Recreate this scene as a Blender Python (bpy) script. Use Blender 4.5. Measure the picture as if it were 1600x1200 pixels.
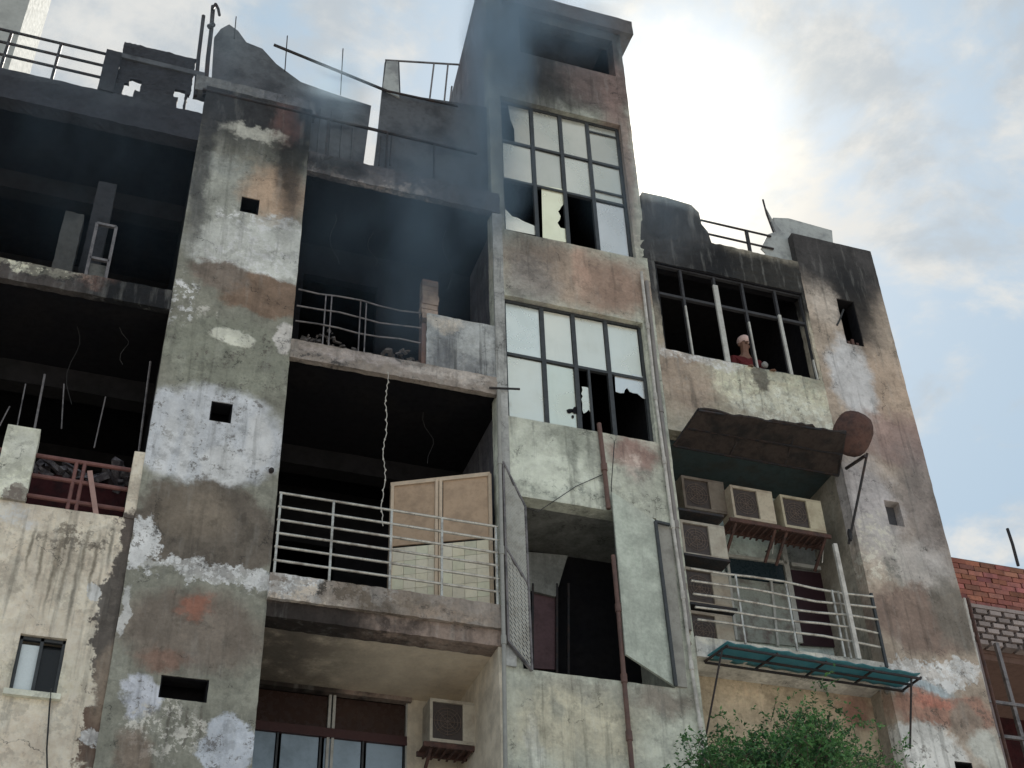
import bpy, bmesh, math, random
import numpy as np
from mathutils import Vector, noise
for o in list(bpy.data.objects): bpy.data.objects.remove(o, do_unlink=True)
sc = bpy.context.scene
col = sc.collection
rad = math.radians
R_ = random.Random(7)

# ------------------------------------------------------------------ camera
YAW, PITCH, ROLL, FPX = 3.50740654e-01, 6.64231039e-01, -3.67005899e-02, 2.12715105e+03
CAM = Vector((0, -12, 1.6))
fw = Vector((math.sin(YAW)*math.cos(PITCH), math.cos(YAW)*math.cos(PITCH), math.sin(PITCH)))
r0 = fw.cross(Vector((0, 0, 1))).normalized(); u0 = r0.cross(fw)
rt = r0*math.cos(ROLL)+u0*math.sin(ROLL); up = -r0*math.sin(ROLL)+u0*math.cos(ROLL)
cd = bpy.data.cameras.new('camera'); cam = bpy.data.objects.new('camera', cd); col.objects.link(cam)
from mathutils import Matrix
M = Matrix(((rt.x, up.x, -fw.x, CAM.x), (rt.y, up.y, -fw.y, CAM.y), (rt.z, up.z, -fw.z, CAM.z), (0, 0, 0, 1)))
cam.matrix_world = M
cd.sensor_width = 36; cd.lens = 36*FPX/1600; cd.clip_start = .1; cd.clip_end = 3000
sc.camera = cam

# ------------------------------------------------------------------ sky, sun, exposure
SUN_EL, SUN_AZ = rad(47.6), rad(30.1)          # azimuth from +Y towards +X
SUN = Vector((math.sin(SUN_AZ)*math.cos(SUN_EL), math.cos(SUN_AZ)*math.cos(SUN_EL), math.sin(SUN_EL)))
w = bpy.data.worlds.new('World'); sc.world = w; w.use_nodes = True
nt = w.node_tree; N = nt.nodes; L = nt.links; N.clear()
def nd(tree, t, **k):
    n = tree.nodes.new(t)
    for a, b in k.items():
        if a.startswith('i_'): n.inputs[int(a[2:])].default_value = b
        else: setattr(n, a, b)
    return n
def lk(tree, a, b): tree.links.new(a, b)
def mth(tree, op, a, b=None, c=None, clamp=False):
    n = tree.nodes.new('ShaderNodeMath'); n.operation = op; n.use_clamp = clamp
    for i, v in enumerate((a, b, c)):
        if v is None: continue
        if isinstance(v, (int, float)): n.inputs[i].default_value = v
        else: tree.links.new(v, n.inputs[i])
    return n.outputs[0]
def mapr(tree, v, a, b, c=0., d=1., t='SMOOTHSTEP'):
    n = tree.nodes.new('ShaderNodeMapRange'); n.interpolation_type = t
    tree.links.new(v, n.inputs[0])
    for i, x in zip((1, 2, 3, 4), (a, b, c, d)): n.inputs[i].default_value = x
    return n.outputs[0]
def mixc(tree, fac, a, b, mode='MIX'):
    n = tree.nodes.new('ShaderNodeMix'); n.data_type = 'RGBA'; n.blend_type = mode
    for s, v in ((0, fac), (6, a), (7, b)):
        if isinstance(v, (int, float)): n.inputs[s].default_value = v
        elif isinstance(v, (tuple, list)): n.inputs[s].default_value = (*v[:3], 1)
        else: tree.links.new(v, n.inputs[s])
    return n.outputs[2]
def vnoise(tree, vec, scale, detail=4, rough=.55, stretch=None, out=0, off=None):
    if stretch or off:
        m = tree.nodes.new('ShaderNodeMapping'); tree.links.new(vec, m.inputs[0])
        m.inputs[3].default_value = stretch or (1, 1, 1)
        if off: m.inputs[1].default_value = off
        vec = m.outputs[0]
    n = tree.nodes.new('ShaderNodeTexNoise'); tree.links.new(vec, n.inputs['Vector'])
    n.inputs['Scale'].default_value = scale; n.inputs['Detail'].default_value = detail; n.inputs['Roughness'].default_value = rough
    return n.outputs[out]

tc = nd(nt, 'ShaderNodeTexCoord'); D = tc.outputs['Generated']
sky = nd(nt, 'ShaderNodeTexSky', sky_type='NISHITA', sun_disc=False, sun_elevation=SUN_EL, sun_rotation=SUN_AZ, air_density=1.0, dust_density=1.5, ozone_density=1.0)
sep = nd(nt, 'ShaderNodeSeparateXYZ'); lk(nt, D, sep.inputs[0])
den = mth(nt, 'ADD', mth(nt, 'MAXIMUM', sep.outputs[2], 0.0), .35)
cmb = nd(nt, 'ShaderNodeCombineXYZ')
lk(nt, mth(nt, 'DIVIDE', sep.outputs[0], den), cmb.inputs[0]); lk(nt, mth(nt, 'DIVIDE', sep.outputs[1], den), cmb.inputs[1]); cmb.inputs[2].default_value = 3.7
P = cmb.outputs[0]
dt = nd(nt, 'ShaderNodeVectorMath', operation='DOT_PRODUCT'); lk(nt, D, dt.inputs[0]); dt.inputs[1].default_value = SUN
cosd = mth(nt, 'MAXIMUM', dt.outputs['Value'], 0.0)
warp = vnoise(nt, P, 2.2, 3, .5, out=1)
pw = nd(nt, 'ShaderNodeVectorMath', operation='MULTIPLY_ADD'); lk(nt, warp, pw.inputs[0]); pw.inputs[1].default_value = (.16, .16, .16); lk(nt, P, pw.inputs[2])
PW = pw.outputs[0]
n1 = vnoise(nt, PW, 4.2, 7, .55, off=(1.3, .4, 0)); n2 = vnoise(nt, PW, 13.0, 6, .6)
cl = mth(nt, 'ADD', mth(nt, 'MULTIPLY', n1, .72), mth(nt, 'MULTIPLY', n2, .28))
mask = mapr(nt, cl, .455, .545)
shade = mapr(nt, vnoise(nt, PW, 8.5, 7, .62, off=(5, 2, 1)), .38, .6)
glow_w = mth(nt, 'POWER', cosd, 9.0); glow_m = mth(nt, 'POWER', cosd, 190.0); glow_n = mth(nt, 'POWER', cosd, 520.0)
skyb = mixc(nt, .78, sky.outputs[0], (4.9, 6.9, 8.6))          # thin high haze veil over the blue
ccol = mixc(nt, shade, (6.2, 6.8, 7.3), (9.6, 9.45, 9.0))
base = mixc(nt, mth(nt, 'MULTIPLY', mask, .9), skyb, ccol)
def addglow(b, fac, colr, mul):
    n = nd(nt, 'ShaderNodeVectorMath', operation='MULTIPLY_ADD')
    s = nd(nt, 'ShaderNodeVectorMath', operation='SCALE'); s.inputs[0].default_value = colr; lk(nt, mth(nt, 'MULTIPLY', fac, mul), s.inputs['Scale'])
    a = nd(nt, 'ShaderNodeVectorMath', operation='ADD'); lk(nt, b, a.inputs[0]); lk(nt, s.outputs[0], a.inputs[1])
    return a.outputs[0]
gm = mapr(nt, cl, .38, .62, .35, 1.25)
base = addglow(base, glow_w, (1, .9, .72), .35)
base = addglow(base, mth(nt, 'MULTIPLY', glow_m, gm), (1, .80, .46), 2.8)
base = addglow(base, mth(nt, 'MULTIPLY', glow_n, gm), (1, .93, .78), 16.0)
bg = nd(nt, 'ShaderNodeBackground'); lk(nt, base, bg.inputs[0]); bg.inputs[1].default_value = 0.077
wo = nd(nt, 'ShaderNodeOutputWorld'); lk(nt, bg.outputs[0], wo.inputs[0])

sl = bpy.data.lights.new('sun', 'SUN'); sl.energy = 5.0; sl.angle = rad(.5); sl.color = (1, .95, .86)
so = bpy.data.objects.new('sun', sl); col.objects.link(so); so.rotation_euler = (-SUN).to_track_quat('-Z', 'Y').to_euler()
sc.view_settings.view_transform = 'Standard'; sc.view_settings.look = 'None'; sc.view_settings.gamma = 1
sc.view_settings.use_curve_mapping = False; sc.view_settings.exposure = 0.12
sc.render.engine = 'CYCLES'
sc.cycles.volume_max_steps = 96; sc.cycles.volume_step_rate = 3.0; sc.cycles.max_bounces = 7

# ------------------------------------------------------------------ helpers
def at(px, py, Y=0.0):
    """point of the real plane y = Y seen at photograph pixel (px, py)"""
    d = fw*FPX + rt*(px-800) - up*(py-600)
    return CAM + d*((12+Y)/d.y)
def s2l(c): c /= 255; return c/12.92 if c <= .04045 else ((c+.055)/1.055)**2.4
K = 2.25
def C3(r, g, b, k=None):
    k = K if k is None else k
    return tuple(min(.82, s2l(v)*k*w_) for v, w_ in zip((r, g, b), (1.03, .975, .95)))
def tag(o, label=None, cat=None, group=None, kind=None):
    if label: o['label'] = label
    if cat: o['category'] = cat
    if group: o['group'] = group
    if kind: o['kind'] = kind
    return o
def empty(name, loc=(0, 0, 0), label=None, cat=None, group=None, rz=0, parent=None):
    o = bpy.data.objects.new(name, None); o.location = loc; o.rotation_euler[2] = rz; o.empty_display_size = .2
    col.objects.link(o); o.parent = parent
    return tag(o, label, cat, group)
def link(name, me, mat, parent=None, smooth=False):
    o = bpy.data.objects.new(name, me); col.objects.link(o)
    if mat and not me.materials: me.materials.append(mat)
    if smooth:
        for p in me.polygons: p.use_smooth = True
    o.parent = parent
    return o
class MB:
    def __init__(s): s.v = []; s.f = []
    def quad_grid(s, o, a, b, na, nb):
        o, a, b = Vector(o), Vector(a), Vector(b); i0 = len(s.v)
        for i in range(na+1):
            for j in range(nb+1): s.v.append(o + a*(i/na) + b*(j/nb))
        for i in range(na):
            for j in range(nb):
                k = i0+i*(nb+1)+j; s.f.append((k, k+nb+1, k+nb+2, k+1))
    def box(s, x0, x1, y0, y1, z0, z1, step=99):
        nx, ny, nz = (max(1, math.ceil((b-a)/step)) for a, b in ((x0, x1), (y0, y1), (z0, z1)))
        X, Y, Z = (x1-x0, 0, 0), (0, y1-y0, 0), (0, 0, z1-z0)
        s.quad_grid((x0, y0, z0), X, Z, nx, nz); s.quad_grid((x0, y1, z0), Z, X, nz, nx)
        s.quad_grid((x0, y0, z0), Z, Y, nz, ny); s.quad_grid((x1, y0, z0), Y, Z, ny, nz)
        s.quad_grid((x0, y0, z0), Y, X, ny, nx); s.quad_grid((x0, y0, z1), X, Y, nx, ny)
        return s
    def tube(s, p0, p1, r, n=8, r1=None):
        p0, p1 = Vector(p0), Vector(p1); d = (p1-p0).normalized(); r1 = r if r1 is None else r1
        a = d.cross(Vector((0, 0, 1)) if abs(d.z) < .9 else Vector((1, 0, 0))).normalized(); b = d.cross(a); i0 = len(s.v)
        for i in range(n):
            t = 2*math.pi*i/n; q = a*math.cos(t)+b*math.sin(t); s.v += [p0+q*r, p1+q*r1]
        for i in range(n):
            j = (i+1) % n; s.f.append((i0+2*i, i0+2*i+1, i0+2*j+1, i0+2*j))
        s.f.append(tuple(i0+2*i for i in range(n))); s.f.append(tuple(i0+2*i+1 for i in reversed(range(n))))
        return s
    def path(s, pts, r, n=6):
        for a, b in zip(pts, pts[1:]): s.tube(a, b, r, n)
        return s
    def beam(s, p0, p1, w, h, upv=(0, 1, 0)):
        p0, p1 = Vector(p0), Vector(p1); d = (p1-p0).normalized(); a = d.cross(Vector(upv)).normalized(); b = d.cross(a); i0 = len(s.v)
        for p in (p0, p1):
            for sa, sb in ((-1, -1), (1, -1), (1, 1), (-1, 1)): s.v.append(p+a*sa*w/2+b*sb*h/2)
        for q in ((0, 1, 2, 3), (7, 6, 5, 4), (0, 4, 5, 1), (1, 5, 6, 2), (2, 6, 7, 3), (3, 7, 4, 0)): s.f.append(tuple(i0+k for k in q))
        return s
    def poly(s, pts, th, axis=(0, 1, 0)):
        """extrude a polygon of 3-D points by th along axis"""
        i0 = len(s.v); n = len(pts); ax = Vector(axis)*th
        s.v += [Vector(p) for p in pts] + [Vector(p)+ax for p in pts]
        s.f.append(tuple(i0+i for i in range(n))); s.f.append(tuple(i0+n+i for i in reversed(range(n))))
        for i in range(n): j = (i+1) % n; s.f.append((i0+i, i0+n+i, i0+n+j, i0+j))
        return s
    def ellipsoid(s, c, r, n=10, m=7):
        i0 = len(s.v); c = Vector(c)
        for i in range(m+1):
            t = math.pi*i/m
            for j in range(n):
                p = 2*math.pi*j/n; s.v.append(c+Vector((r[0]*math.sin(t)*math.cos(p), r[1]*math.sin(t)*math.sin(p), r[2]*math.cos(t))))
        for i in range(m):
            for j in range(n):
                k = (j+1) % n; s.f.append((i0+i*n+j, i0+(i+1)*n+j, i0+(i+1)*n+k, i0+i*n+k))
        return s
    def chunk(s, c, r):
        c = Vector(c); q = Matrix.Rotation(R_.uniform(0, 6), 3, 'Z') @ Matrix.Rotation(R_.uniform(-.8, .8), 3, 'X') @ Matrix.Rotation(R_.uniform(-.8, .8), 3, 'Y'); i0 = len(s.v)
        for x in (-1, 1):
            for y in (-1, 1):
                for z in (-1, 1): s.v.append(c+q@Vector((x*r[0]*R_.uniform(.6, 1.1), y*r[1]*R_.uniform(.6, 1.1), z*r[2]*R_.uniform(.5, 1.1))))
        for f in ((0, 1, 3, 2), (4, 6, 7, 5), (0, 4, 5, 1), (2, 3, 7, 6), (0, 2, 6, 4), (1, 5, 7, 3)): s.f.append(tuple(i0+k for k in f))
        return s
    def wall(s, x0, x1, z0, z1, y0, y1, holes=(), step=.08):
        """wall in the xz plane from y0 (front) to y1 (back) with rectangular holes (x0,x1,z0,z1)"""
        xs = sorted({x0, x1, *[min(max(h[i], x0), x1) for h in holes for i in (0, 1)]})
        zs = sorted({z0, z1, *[min(max(h[i], z0), z1) for h in holes for i in (2, 3)]})
        def full(i, j):
            if i < 0 or j < 0 or i >= len(xs)-1 or j >= len(zs)-1: return False
            cx, cz = (xs[i]+xs[i+1])/2, (zs[j]+zs[j+1])/2
            return not any(h[0] < cx < h[1] and h[2] < cz < h[3] for h in holes)
        ny = max(1, math.ceil((y1-y0)/step))
        for i in range(len(xs)-1):
            for j in range(len(zs)-1):
                if not full(i, j): continue
                a, b, c, d = xs[i], xs[i+1], zs[j], zs[j+1]; nx = max(1, math.ceil((b-a)/step)); nz = max(1, math.ceil((d-c)/step))
                X, Y, Z = (b-a, 0, 0), (0, y1-y0, 0), (0, 0, d-c)
                s.quad_grid((a, y0, c), X, Z, nx, nz); s.quad_grid((a, y1, c), Z, X, 1 if step > 1 else nz, nx)
                if not full(i-1, j): s.quad_grid((a, y0, c), Z, Y, nz, ny)
                if not full(i+1, j): s.quad_grid((b, y0, c), Y, Z, ny, nz)
                if not full(i, j-1): s.quad_grid((a, y0, c), Y, X, ny, nx)
                if not full(i, j+1): s.quad_grid((a, y0, d), X, Y, nx, ny)
        return s
    def build(s, name, mat, parent=None, rough=0, freq=3.0, smooth=False, bevel=0, merge=True):
        me = bpy.data.meshes.new(name); me.from_pydata([tuple(v) for v in s.v], [], s.f)
        if merge:
            bm = bmesh.new(); bm.from_mesh(me); bmesh.ops.remove_doubles(bm, verts=bm.verts, dist=.0008)
            if rough:
                for v in bm.verts:
                    c = v.co; q = noise.noise_vector(c*freq)*rough*.45 + noise.noise_vector(c*freq*4.3)*rough*.55 + noise.noise_vector(c*freq*11)*rough*.55
                    v.co = c+q
            bmesh.ops.recalc_face_normals(bm, faces=bm.faces)
            bm.to_mesh(me); bm.free()
        o = link(name, me, mat, parent, smooth)
        if bevel:
            m = o.modifiers.new('bevel', 'BEVEL'); m.width = bevel; m.segments = 2; m.limit_method = 'ANGLE'
        return o
def copy_tree(o, parent=None):
    c = o.copy(); col.objects.link(c); c.parent = parent
    for ch in list(o.children): copy_tree(ch, c)
    return c

# ------------------------------------------------------------------ materials
pg = bpy.data.node_groups.new('patch', 'ShaderNodeTree')
for nm, t in (('P', 'NodeSocketVector'), ('Center', 'NodeSocketVector'), ('InvR', 'NodeSocketVector'), ('Distort', 'NodeSocketVector'), ('DScale', 'NodeSocketFloat'), ('Soft', 'NodeSocketFloat'), ('Amount', 'NodeSocketFloat'), ('Speck', 'NodeSocketFloat'), ('SpeckMask', 'NodeSocketFloat')):
    pg.interface.new_socket(nm, in_out='INPUT', socket_type=t)
pg.interface.new_socket('Fac', in_out='OUTPUT', socket_type='NodeSocketFloat')
gi = nd(pg, 'NodeGroupInput'); go = nd(pg, 'NodeGroupOutput')
a = nd(pg, 'ShaderNodeVectorMath', operation='SUBTRACT'); lk(pg, gi.outputs[0], a.inputs[0]); lk(pg, gi.outputs[1], a.inputs[1])
sca = nd(pg, 'ShaderNodeVectorMath', operation='SCALE'); lk(pg, gi.outputs[3], sca.inputs[0]); lk(pg, gi.outputs[4], sca.inputs['Scale'])
b = nd(pg, 'ShaderNodeVectorMath', operation='ADD'); lk(pg, a.outputs[0], b.inputs[0]); lk(pg, sca.outputs[0], b.inputs[1])
m = nd(pg, 'ShaderNodeVectorMath', operation='MULTIPLY'); lk(pg, b.outputs[0], m.inputs[0]); lk(pg, gi.outputs[2], m.inputs[1])
ln = nd(pg, 'ShaderNodeVectorMath', operation='LENGTH'); lk(pg, m.outputs[0], ln.inputs[0])
mr = nd(pg, 'ShaderNodeMapRange', interpolation_type='SMOOTHSTEP'); lk(pg, ln.outputs['Value'], mr.inputs[0])
lk(pg, mth(pg, 'SUBTRACT', 1.0, gi.outputs[5]), mr.inputs[1]); lk(pg, mth(pg, 'ADD', 1.0, gi.outputs[5]), mr.inputs[2]); mr.inputs[3].default_value = 1; mr.inputs[4].default_value = 0
sm = mth(pg, 'SUBTRACT', 1.0, mth(pg, 'MULTIPLY', gi.outputs[7], mth(pg, 'SUBTRACT', 1.0, gi.outputs[8])))
lk(pg, mth(pg, 'MULTIPLY', mth(pg, 'MULTIPLY', mr.outputs[0], gi.outputs[6]), sm), go.inputs[0])

MATS = {}
def plaster(name, base, patches=(), var=.16, streak=.35, base2=None, seed=0, rough=.9, bump=.32, mottle=.6, sat=.84, crack=.75):
    """weathered plaster; patches are fixed stains, burns and peels on the wall:
    (px, py, rx, ry, colour, soft, distort, speck, amount[, Y]) around the wall point seen at (px, py)"""
    mt = bpy.data.materials.new(name); mt.use_nodes = True; t = mt.node_tree
    bs = t.nodes['Principled BSDF']; bs.inputs['Roughness'].default_value = rough; bs.inputs['Specular IOR Level'].default_value = .25
    g = nd(t, 'ShaderNodeNewGeometry'); PP = g.outputs['Position']
    off = (seed*3.1, seed*1.7, seed*2.3)
    big = vnoise(t, PP, .9, 5, .6, off=off); mid = vnoise(t, PP, 3.6, 6, .65, off=off); fine = vnoise(t, PP, 26, 4, .7)
    dn = vnoise(t, PP, 2.6, 8, .68, out=1, off=off)
    dd = nd(t, 'ShaderNodeVectorMath', operation='SUBTRACT'); lk(t, dn, dd.inputs[0]); dd.inputs[1].default_value = (.5, .5, .5)
    specm = mapr(t, vnoise(t, PP, 9.0, 6, .75, off=(seed, 0, 4)), .50, .54)
    chip = mapr(t, vnoise(t, PP, 7.5, 7, .8, off=(8, seed, 2)), .56, .60)
    b2 = base2 or tuple(x*.72 for x in base)
    c = mixc(t, mapr(t, mid, .35, .65), base, b2)
    c = mixc(t, mth(t, 'MULTIPLY', mapr(t, big, .4, .65), .35), c, tuple(x*.7 for x in base))
    st = vnoise(t, PP, 1.0, 4, .6, stretch=(13, 13, .9), off=off)
    mot = vnoise(t, PP, 1.7, 9, .74, off=(seed+9, 2, 5)); mot2 = vnoise(t, PP, 4.2, 8, .72, off=(2, seed+4, 1))
    hgt = mth(t, 'MULTIPLY', fine, .10)
    hgt = mth(t, 'ADD', hgt, mth(t, 'MULTIPLY', mid, .5))
    for p in patches:
        px, py, rx, ry, cl_, soft, dist, speck = p[:8]; amt = p[8] if len(p) > 8 else 1.; Y = p[9] if len(p) > 9 else 0
        c0 = at(px, py, Y); ax = abs(at(px+rx, py, Y).x-at(px-rx, py, Y).x)/2; az = abs(at(px, py+ry, Y).z-at(px, py-ry, Y).z)/2
        gn = t.nodes.new('ShaderNodeGroup'); gn.node_tree = pg
        lk(t, PP, gn.inputs[0]); gn.inputs[1].default_value = (c0.x, 0, c0.z); gn.inputs[2].default_value = (1/ax, 0, 1/az)
        lk(t, dd.outputs[0], gn.inputs[3]); gn.inputs[4].default_value = dist*2.2; gn.inputs[5].default_value = soft
        gn.inputs[6].default_value = amt; gn.inputs[7].default_value = speck; lk(t, specm, gn.inputs[8])
        F = gn.outputs[0]
        vc = mixc(t, mapr(t, mid, .3, .7), cl_, tuple(x*.74 for x in cl_))
        c = mixc(t, F, c, vc)
        if soft < .25 and cl_[0] > .3: c = mixc(t, mth(t, 'MULTIPLY', mth(t, 'MULTIPLY', F, chip), .75), c, (.12, .105, .09))
        if soft < .15: hgt = mth(t, 'ADD', hgt, mth(t, 'MULTIPLY', F, .35))
    vo = nd(t, 'ShaderNodeTexVoronoi', feature='DISTANCE_TO_EDGE'); vo.inputs['Scale'].default_value = 1.1
    vp = nd(t, 'ShaderNodeVectorMath', operation='MULTIPLY_ADD'); lk(t, dn, vp.inputs[0]); vp.inputs[1].default_value = (.7, .7, .7); lk(t, PP, vp.inputs[2]); lk(t, vp.outputs[0], vo.inputs['Vector'])
    crk = mth(t, 'MULTIPLY', mapr(t, vo.outputs['Distance'], .003, .009, 1, 0), mapr(t, mid, .5, .6))
    c = mixc(t, mth(t, 'MULTIPLY', crk, crack), c, (.03, .03, .03))
    lum = nd(t, 'ShaderNodeVectorMath', operation='SCALE'); lk(t, c, lum.inputs[0]); lum.inputs['Scale'].default_value = 1.26
    dk = nd(t, 'ShaderNodeVectorMath', operation='SCALE'); lk(t, c, dk.inputs[0]); dk.inputs['Scale'].default_value = .55
    c = mixc(t, mth(t, 'MULTIPLY', mapr(t, mot, .50, .57), mottle), c, lum.outputs[0])
    c = mixc(t, mth(t, 'MULTIPLY', mapr(t, mot2, .53, .60), mottle*.75), c, dk.outputs[0])
    c = mixc(t, mth(t, 'MULTIPLY', mapr(t, st, .52, .72), streak), c, (.03, .03, .028))
    c = mixc(t, mth(t, 'MULTIPLY', mapr(t, vnoise(t, PP, 1.0, 5, .6, stretch=(9, 9, 1.4), off=(seed, 7, 3)), .52, .7), streak*.45), c, (.5, .5, .47))
    c = mixc(t, var, c, mixc(t, mapr(t, fine, .25, .75), (.02, .02, .02), (.9, .88, .85)), 'OVERLAY')
    hs = nd(t, 'ShaderNodeHueSaturation'); hs.inputs['Saturation'].default_value = sat; lk(t, c, hs.inputs['Color'])
    lk(t, hs.outputs[0], bs.inputs['Base Color'])
    bp = nd(t, 'ShaderNodeBump'); bp.inputs['Strength'].default_value = bump; bp.inputs['Distance'].default_value = .03
    lk(t, hgt, bp.inputs['Height']); lk(t, bp.outputs[0], bs.inputs['Normal'])
    MATS[name] = mt
    return mt
def simple(name, c, rough=.6, metal=0., var=.3, scale=6, c2=None, bump=.15, spec=.4, objcol=False, coord='pos'):
    mt = bpy.data.materials.new(name); mt.use_nodes = True; t = mt.node_tree
    bs = t.nodes['Principled BSDF']; bs.inputs['Metallic'].default_value = metal; bs.inputs['Specular IOR Level'].default_value = spec
    g = nd(t, 'ShaderNodeNewGeometry'); PP = g.outputs['Position']
    n = vnoise(t, PP, scale, 6, .65); n2 = vnoise(t, PP, scale*5, 4, .6)
    c2 = c2 or tuple(x*.45 for x in c)
    cc = mixc(t, mth(t, 'MULTIPLY', mapr(t, n, .42, .68), var), c, c2)
    cc = mixc(t, mth(t, 'MULTIPLY', mapr(t, n2, .5, .7), var*.6), cc, tuple(x*.6 for x in c))
    if objcol:
        oi = nd(t, 'ShaderNodeObjectInfo'); cc = mixc(t, 1.0, cc, oi.outputs['Color'], 'MULTIPLY')
    lk(t, cc, bs.inputs['Base Color'])
    lk(t, mapr(t, n2, .3, .7, rough-.1, min(1, rough+.12)), bs.inputs['Roughness'])
    bp = nd(t, 'ShaderNodeBump'); bp.inputs['Strength'].default_value = bump; bp.inputs['Distance'].default_value = .01
    lk(t, n2, bp.inputs['Height']); lk(t, bp.outputs[0], bs.inputs['Normal'])
    return mt
LG = C3(150, 155, 152); BL = C3(146, 153, 160); BR = C3(104, 92, 80); GG = C3(104, 106, 97); WF = C3(188, 186, 178)
SOOT = (.016, .017, .02); SOOT2 = (.05, .05, .055); ORG = (.38, .13, .07); TAN = C3(142, 120, 98); DBR = C3(86, 80, 74); CREAM = C3(164, 156, 142)
soot = simple('soot', (.011, .011, .014), .9, var=.5, scale=2.5, c2=(.02, .018, .018), spec=.15)
soot_red = simple('soot_red', (.05, .014, .016), .9, var=.8, scale=4, c2=(.015, .012, .014), spec=.15)
burnt_metal = simple('burnt_metal', (.03, .03, .034), .6, .3, .6, 8, c2=(.07, .04, .03))
steel = simple('rail_steel', (.55, .54, .5), .35, .5, .7, 9, c2=(.14, .11, .09))
steel_soot = simple('sooty_steel', (.22, .2, .2), .5, .4, .8, 7, c2=(.04, .04, .045))
pale_metal = simple('pale_painted_metal', (.5, .5, .47), .5, 0, .5, 8, c2=(.25, .23, .2))
frame_dark = simple('dark_window_frame', (.06, .065, .07), .5, .2, .5, 10)
rust = simple('rusty_brown', (.105, .055, .045), .85, 0, .8, 7, c2=(.04, .03, .03))
red_rail = simple('reddish_primer_rail', (.2, .09, .08), .6, 0, .6, 8, c2=(.07, .035, .035))
pipe_pale = simple('pale_pipe', (.6, .58, .54), .45, 0, .6, 6, c2=(.22, .2, .18))
pipe_brown = simple('brown_pipe', (.15, .085, .07), .55, 0, .6, 5, c2=(.06, .04, .04))
cable_m = simple('cable_black', (.03, .03, .03), .6)

# plaster walls -----------------------------------------------------------------
p1 = [
 *[(x_, y_, 2.5, h_, C3(70, 68, 62), .8, .05, 0, .75) for x_, y_, h_ in ((383, 365, 26), (396, 372, 34), (338, 695, 30), (350, 700, 38), (262, 1130, 28), (290, 1136, 34), (312, 1128, 24))],
 (395, 385, 100, 58, LG, .25, .3, 0, .95), (350, 300, 60, 45, C3(118, 122, 116), .4, .3, 0), (435, 300, 52, 42, TAN, .45, .3, 0, .9),
 (400, 345, 70, 18, C3(176, 174, 166), .3, .4, 1, .9), (390, 400, 70, 35, WF, .3, .5, 1, .8),
 (420, 462, 75, 34, C3(98, 82, 68), .12, .22, 0), (345, 430, 50, 22, C3(96, 88, 80), .25, .3, 0),
 (280, 470, 16, 40, WF, .2, .5, 1, .9), (325, 500, 30, 22, C3(150, 150, 145), .2, .5, 1, .8),
 (360, 555, 110, 62, C3(102, 106, 96), .2, .25, 0), (365, 527, 34, 13, C3(158, 162, 152), .12, .12, 0, .85), (447, 530, 17, 24, C3(160, 160, 158), .12, .15, 0, .9),
 (330, 680, 130, 76, C3(146, 152, 158), .14, .22, 0), (350, 728, 38, 34, C3(176, 180, 180), .2, .12, 0, .8), (405, 690, 22, 42, C3(172, 176, 180), .25, .12, 0, .7),
 (290, 700, 9, 62, C3(172, 176, 182), .4, .08, 0, .6), (262, 690, 12, 60, C3(168, 172, 178), .4, .1, 0, .5),
 (320, 825, 125, 74, C3(78, 73, 66), .12, .28, 0), (300, 800, 60, 40, C3(100, 92, 80), .4, .2, 0, .6),
 (222, 848, 20, 44, WF, .08, .35, 0, .95), (330, 893, 110, 17, WF, .1, .42, .5, .95), (405, 912, 32, 22, WF, .08, .4, .3),
 (300, 985, 120, 62, C3(92, 84, 76), .3, .25, 0, .9), (302, 950, 26, 17, ORG, .5, .3, 0, .85), (258, 1025, 40, 15, (.3, .15, .1), .6, .3, 0, .7), (195, 950, 10, 45, WF, .1, .2, 0, .6),
 (215, 1088, 28, 42, C3(150, 156, 170), .18, .25, 0, .9), (245, 1140, 60, 60, C3(158, 158, 152), .2, .6, 1, .8), (352, 1165, 50, 50, C3(146, 154, 164), .1, .25, 0, .95), (205, 1180, 30, 40, C3(90, 78, 68), .3, .2, 0, .8),
 (390, 125, 170, 105, (.035, .036, .042), .35, .3, 0, .97), (320, 240, 16, 130, SOOT2, .5, .2, 0, .8), (460, 230, 26, 110, SOOT, .5, .2, 0, .85),
 (395, 210, 48, 11, C3(138, 140, 132), .35, .35, 0, .8), (355, 255, 30, 16, C3(112, 118, 116), .5, .3, 0, .6), (420, 145, 34, 9, C3(112, 116, 110), .3, .3, .4, .6), (445, 190, 22, 30, C3(88, 62, 56), .6, .3, 0, .5)]
M_P1 = plaster('pillar_plaster', GG, p1, streak=.3, seed=1)
left = [
 (180, 960, 34, 130, C3(72, 68, 64), .08, .35, 0), (150, 1140, 28, 60, C3(80, 66, 56), .08, .35, 0), (200, 830, 20, 30, C3(70, 64, 60), .15, .3, 0), (145, 925, 12, 14, WF, .06, .12, 0, .9), (140, 1150, 18, 20, WF, .08, .25, .3, .9), (165, 1060, 20, 60, C3(110, 98, 84), .3, .2, 0, .7),
 *[(px_, 842+dy_, 2.6, 26+dy_*.5, C3(84, 80, 68), .8, .05, 0, .8) for px_, dy_ in ((64, 30), (82, 50), (92, 20), (104, 44), (118, 66), (131, 26), (146, 40), (48, 12), (172, 10))],
 (110, 840, 60, 20, C3(70, 66, 60), .5, .6, 1, .9), (100, 870, 40, 55, C3(120, 112, 98), .7, .3, .6, .6), (20, 800, 40, 20, WF, .3, .4, .6, .7), (60, 1060, 60, 30, C3(178, 168, 146), .6, .3, 0, .5)]
M_L = plaster('cream_wall_plaster', CREAM, left, streak=.35, base2=C3(146, 138, 124), seed=2)
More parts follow.
